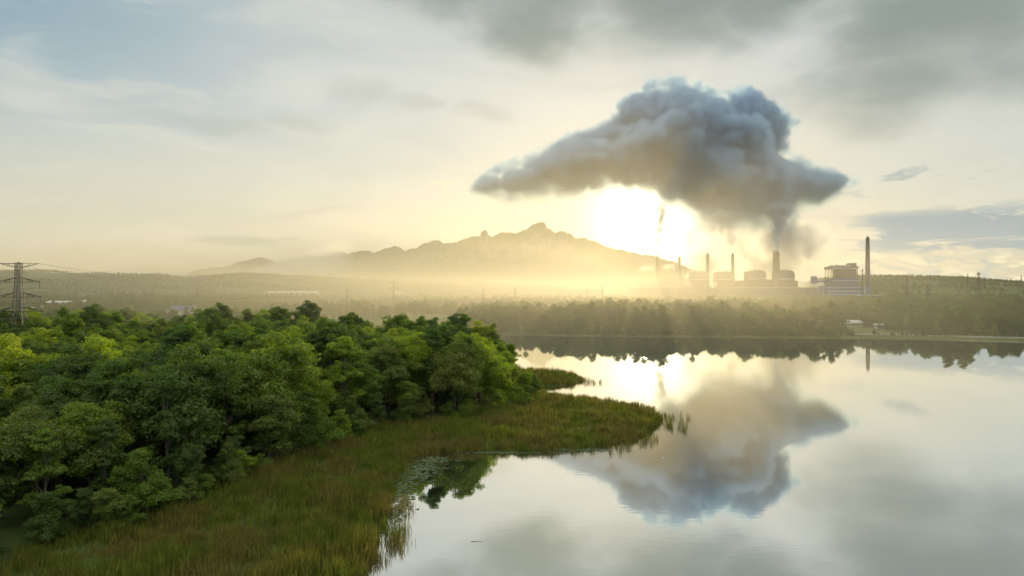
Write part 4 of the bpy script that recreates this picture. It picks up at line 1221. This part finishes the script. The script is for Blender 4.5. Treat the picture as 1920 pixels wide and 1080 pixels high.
for nm, D, path, box, mat, lab in (
    ('chimney_smoke', 1950, [(1456, 473, 8), (1456, 455, 12), (1459, 430, 19), (1461, 405, 28), (1460, 378, 40)], (1415, 1500, 375, 476, 48), M_COL, 'dark smoke column rising from the thick brown chimney into the plume'),
    ('chimney_smoke', 1980, [(1374, 477, 5), (1371, 458, 10), (1366, 440, 22), (1360, 415, 40), (1360, 395, 45)], (1320, 1400, 390, 480, 44), M_STEAM, 'thin pale smoke rising from the slim brown-topped chimney'),
    ('chimney_smoke', 2050, [(1232, 481, 5), (1234, 460, 7), (1236, 435, 10), (1238, 410, 13), (1241, 385, 16)], (1215, 1262, 384, 484, 28), M_COL, 'broken dark smoke curls in front of the sun above the dim chimney')):
    o = voxel_cloud(nm, (at(box[0], D), D - box[4], zat(box[3], D)), (at(box[1], D), D + box[4], zat(box[2], D)), 3.0, column_field(path, D, D * .01), mat)
    tag(o, lab, 'smoke', kind='stuff')
def steam_field(X, Y, Z):
    n = fbm3(X, Y, Z * 0.8, 75, 5, 0.6, 71.0)
    px = 960 + X / Y * FPX; q = np.interp(Z, [0, 20, 130, 230, 260], [0, .25, 1, .8, 0])
    side = np.clip((X - X.min()) / 90, 0, 1) * np.clip((X.max() - X) / 90, 0, 1) * np.clip((Y - Y.min()) / 50, 0, 1) * np.clip((Y.max() - Y) / 50, 0, 1)
    return np.clip((n + 0.02) * 6, 0, 1) * q * side
for k, (px0, px1, py) in enumerate(((1196, 1228, 506), (1240, 1266, 502), (1282, 1296, 520))):
    D = 2045.0; xa, xb, zc = at(px0, D), at(px1, D), zat(py, D)
    def puff(X, Y, Z, xa=xa, xb=xb, zc=zc, D=D, k=k):
        t_ = np.clip((X - xa) / (xb - xa), 0, 1); r = 5 + 9 * t_
        q = 1 - np.sqrt((Y - D) ** 2 + (Z - zc - 6 * t_) ** 2) / r + fbm3(X, Y, Z, 14, 3, 0.6, 110.0 + k) * 2.2
        return np.clip(q * 2, 0, 1) * np.clip((X - xa) / 6, 0, 1) * np.clip((xb - X) / 10, 0, 1)
    M_PUFF = M_PUFF if k else vol_material('bright_steam', (0.98, 0.98, 0.98, 1), 0.12, 0.2)
    tag(voxel_cloud('steam_puff', (xa - 4, D - 22, zc - 22), (xb + 4, D + 22, zc + 30), 3.0, puff, M_PUFF),
        ('small white steam puff left of the dim chimney', 'small white steam puff right of the dim chimney', 'low white steam beside the leftmost boiler house')[k], 'steam', kind='stuff')
o = voxel_cloud('steam_veil', (at(1285, 2080), 2020, 4), (at(1590, 2080), 2220, 265), 9.0, steam_field, M_STEAM)
tag(o, 'pale sunlit steam drifting behind the old boiler houses', 'steam', kind='stuff')
def mist_field(X, Y, Z):
    u_ = (X / Y * FPX + 960)
    top = np.interp(u_, [440, 470, 520, 580, 640, 700], [80, 185, 265, 330, 400, 410]) + fbm3(X, Y, Z, 260, 4, 0.55, 91.0) * 120
    n = 0.75 + fbm3(X, Y, Z, 140, 4, 0.6, 95.0) * 1.6
    side = np.clip((u_ - 425) / 60, 0, 1) * np.clip((665 - u_) / 90, 0, 1)
    return np.clip((top - Z) / 60, 0, 1) * np.clip(n, 0, 1) * side * np.clip((Y - Y.min()) / 200, 0, 1)
M_MMIST = vol_material('mountain_mist', (0.98, 0.98, 0.98, 1), 0.009, 0.3)
o = voxel_cloud('mountain_mist', (at(420, 5400), 4700, 60), (at(660, 4700), 5400, 520), 24.0, mist_field, M_MMIST)
tag(o, 'white mist spilling over the left shoulder of the mountain', 'mist', kind='stuff')

# ------------------------------------------------------------------ haze
def air(name, box, dens, col, ani):
    m, g, out = material(name + '_air')
    v = g.new('ShaderNodeVolumePrincipled'); v.inputs['Density'].default_value = dens
    v.inputs['Color'].default_value = col; v.inputs['Anisotropy'].default_value = ani
    g.l.new(v.outputs[0], out.inputs['Volume'])
    return tag(MB().box(*box).build(name, m), kind='stuff')
air('haze', (-7500, 7500, -600, 11500, -3.2, 830), 0.11e-4, (0.93, 0.95, 0.97, 1), 0.5)
air('ground_mist', (-5200, 460, 270, 7200, -3.0, 230), 2.3e-4, (0.86, 0.79, 0.65, 1), 0.44)
air('lake_mist', (-320, 300, 345, 2150, -2.8, 62), 6.5e-4, (0.90, 0.83, 0.68, 1), 0.50)
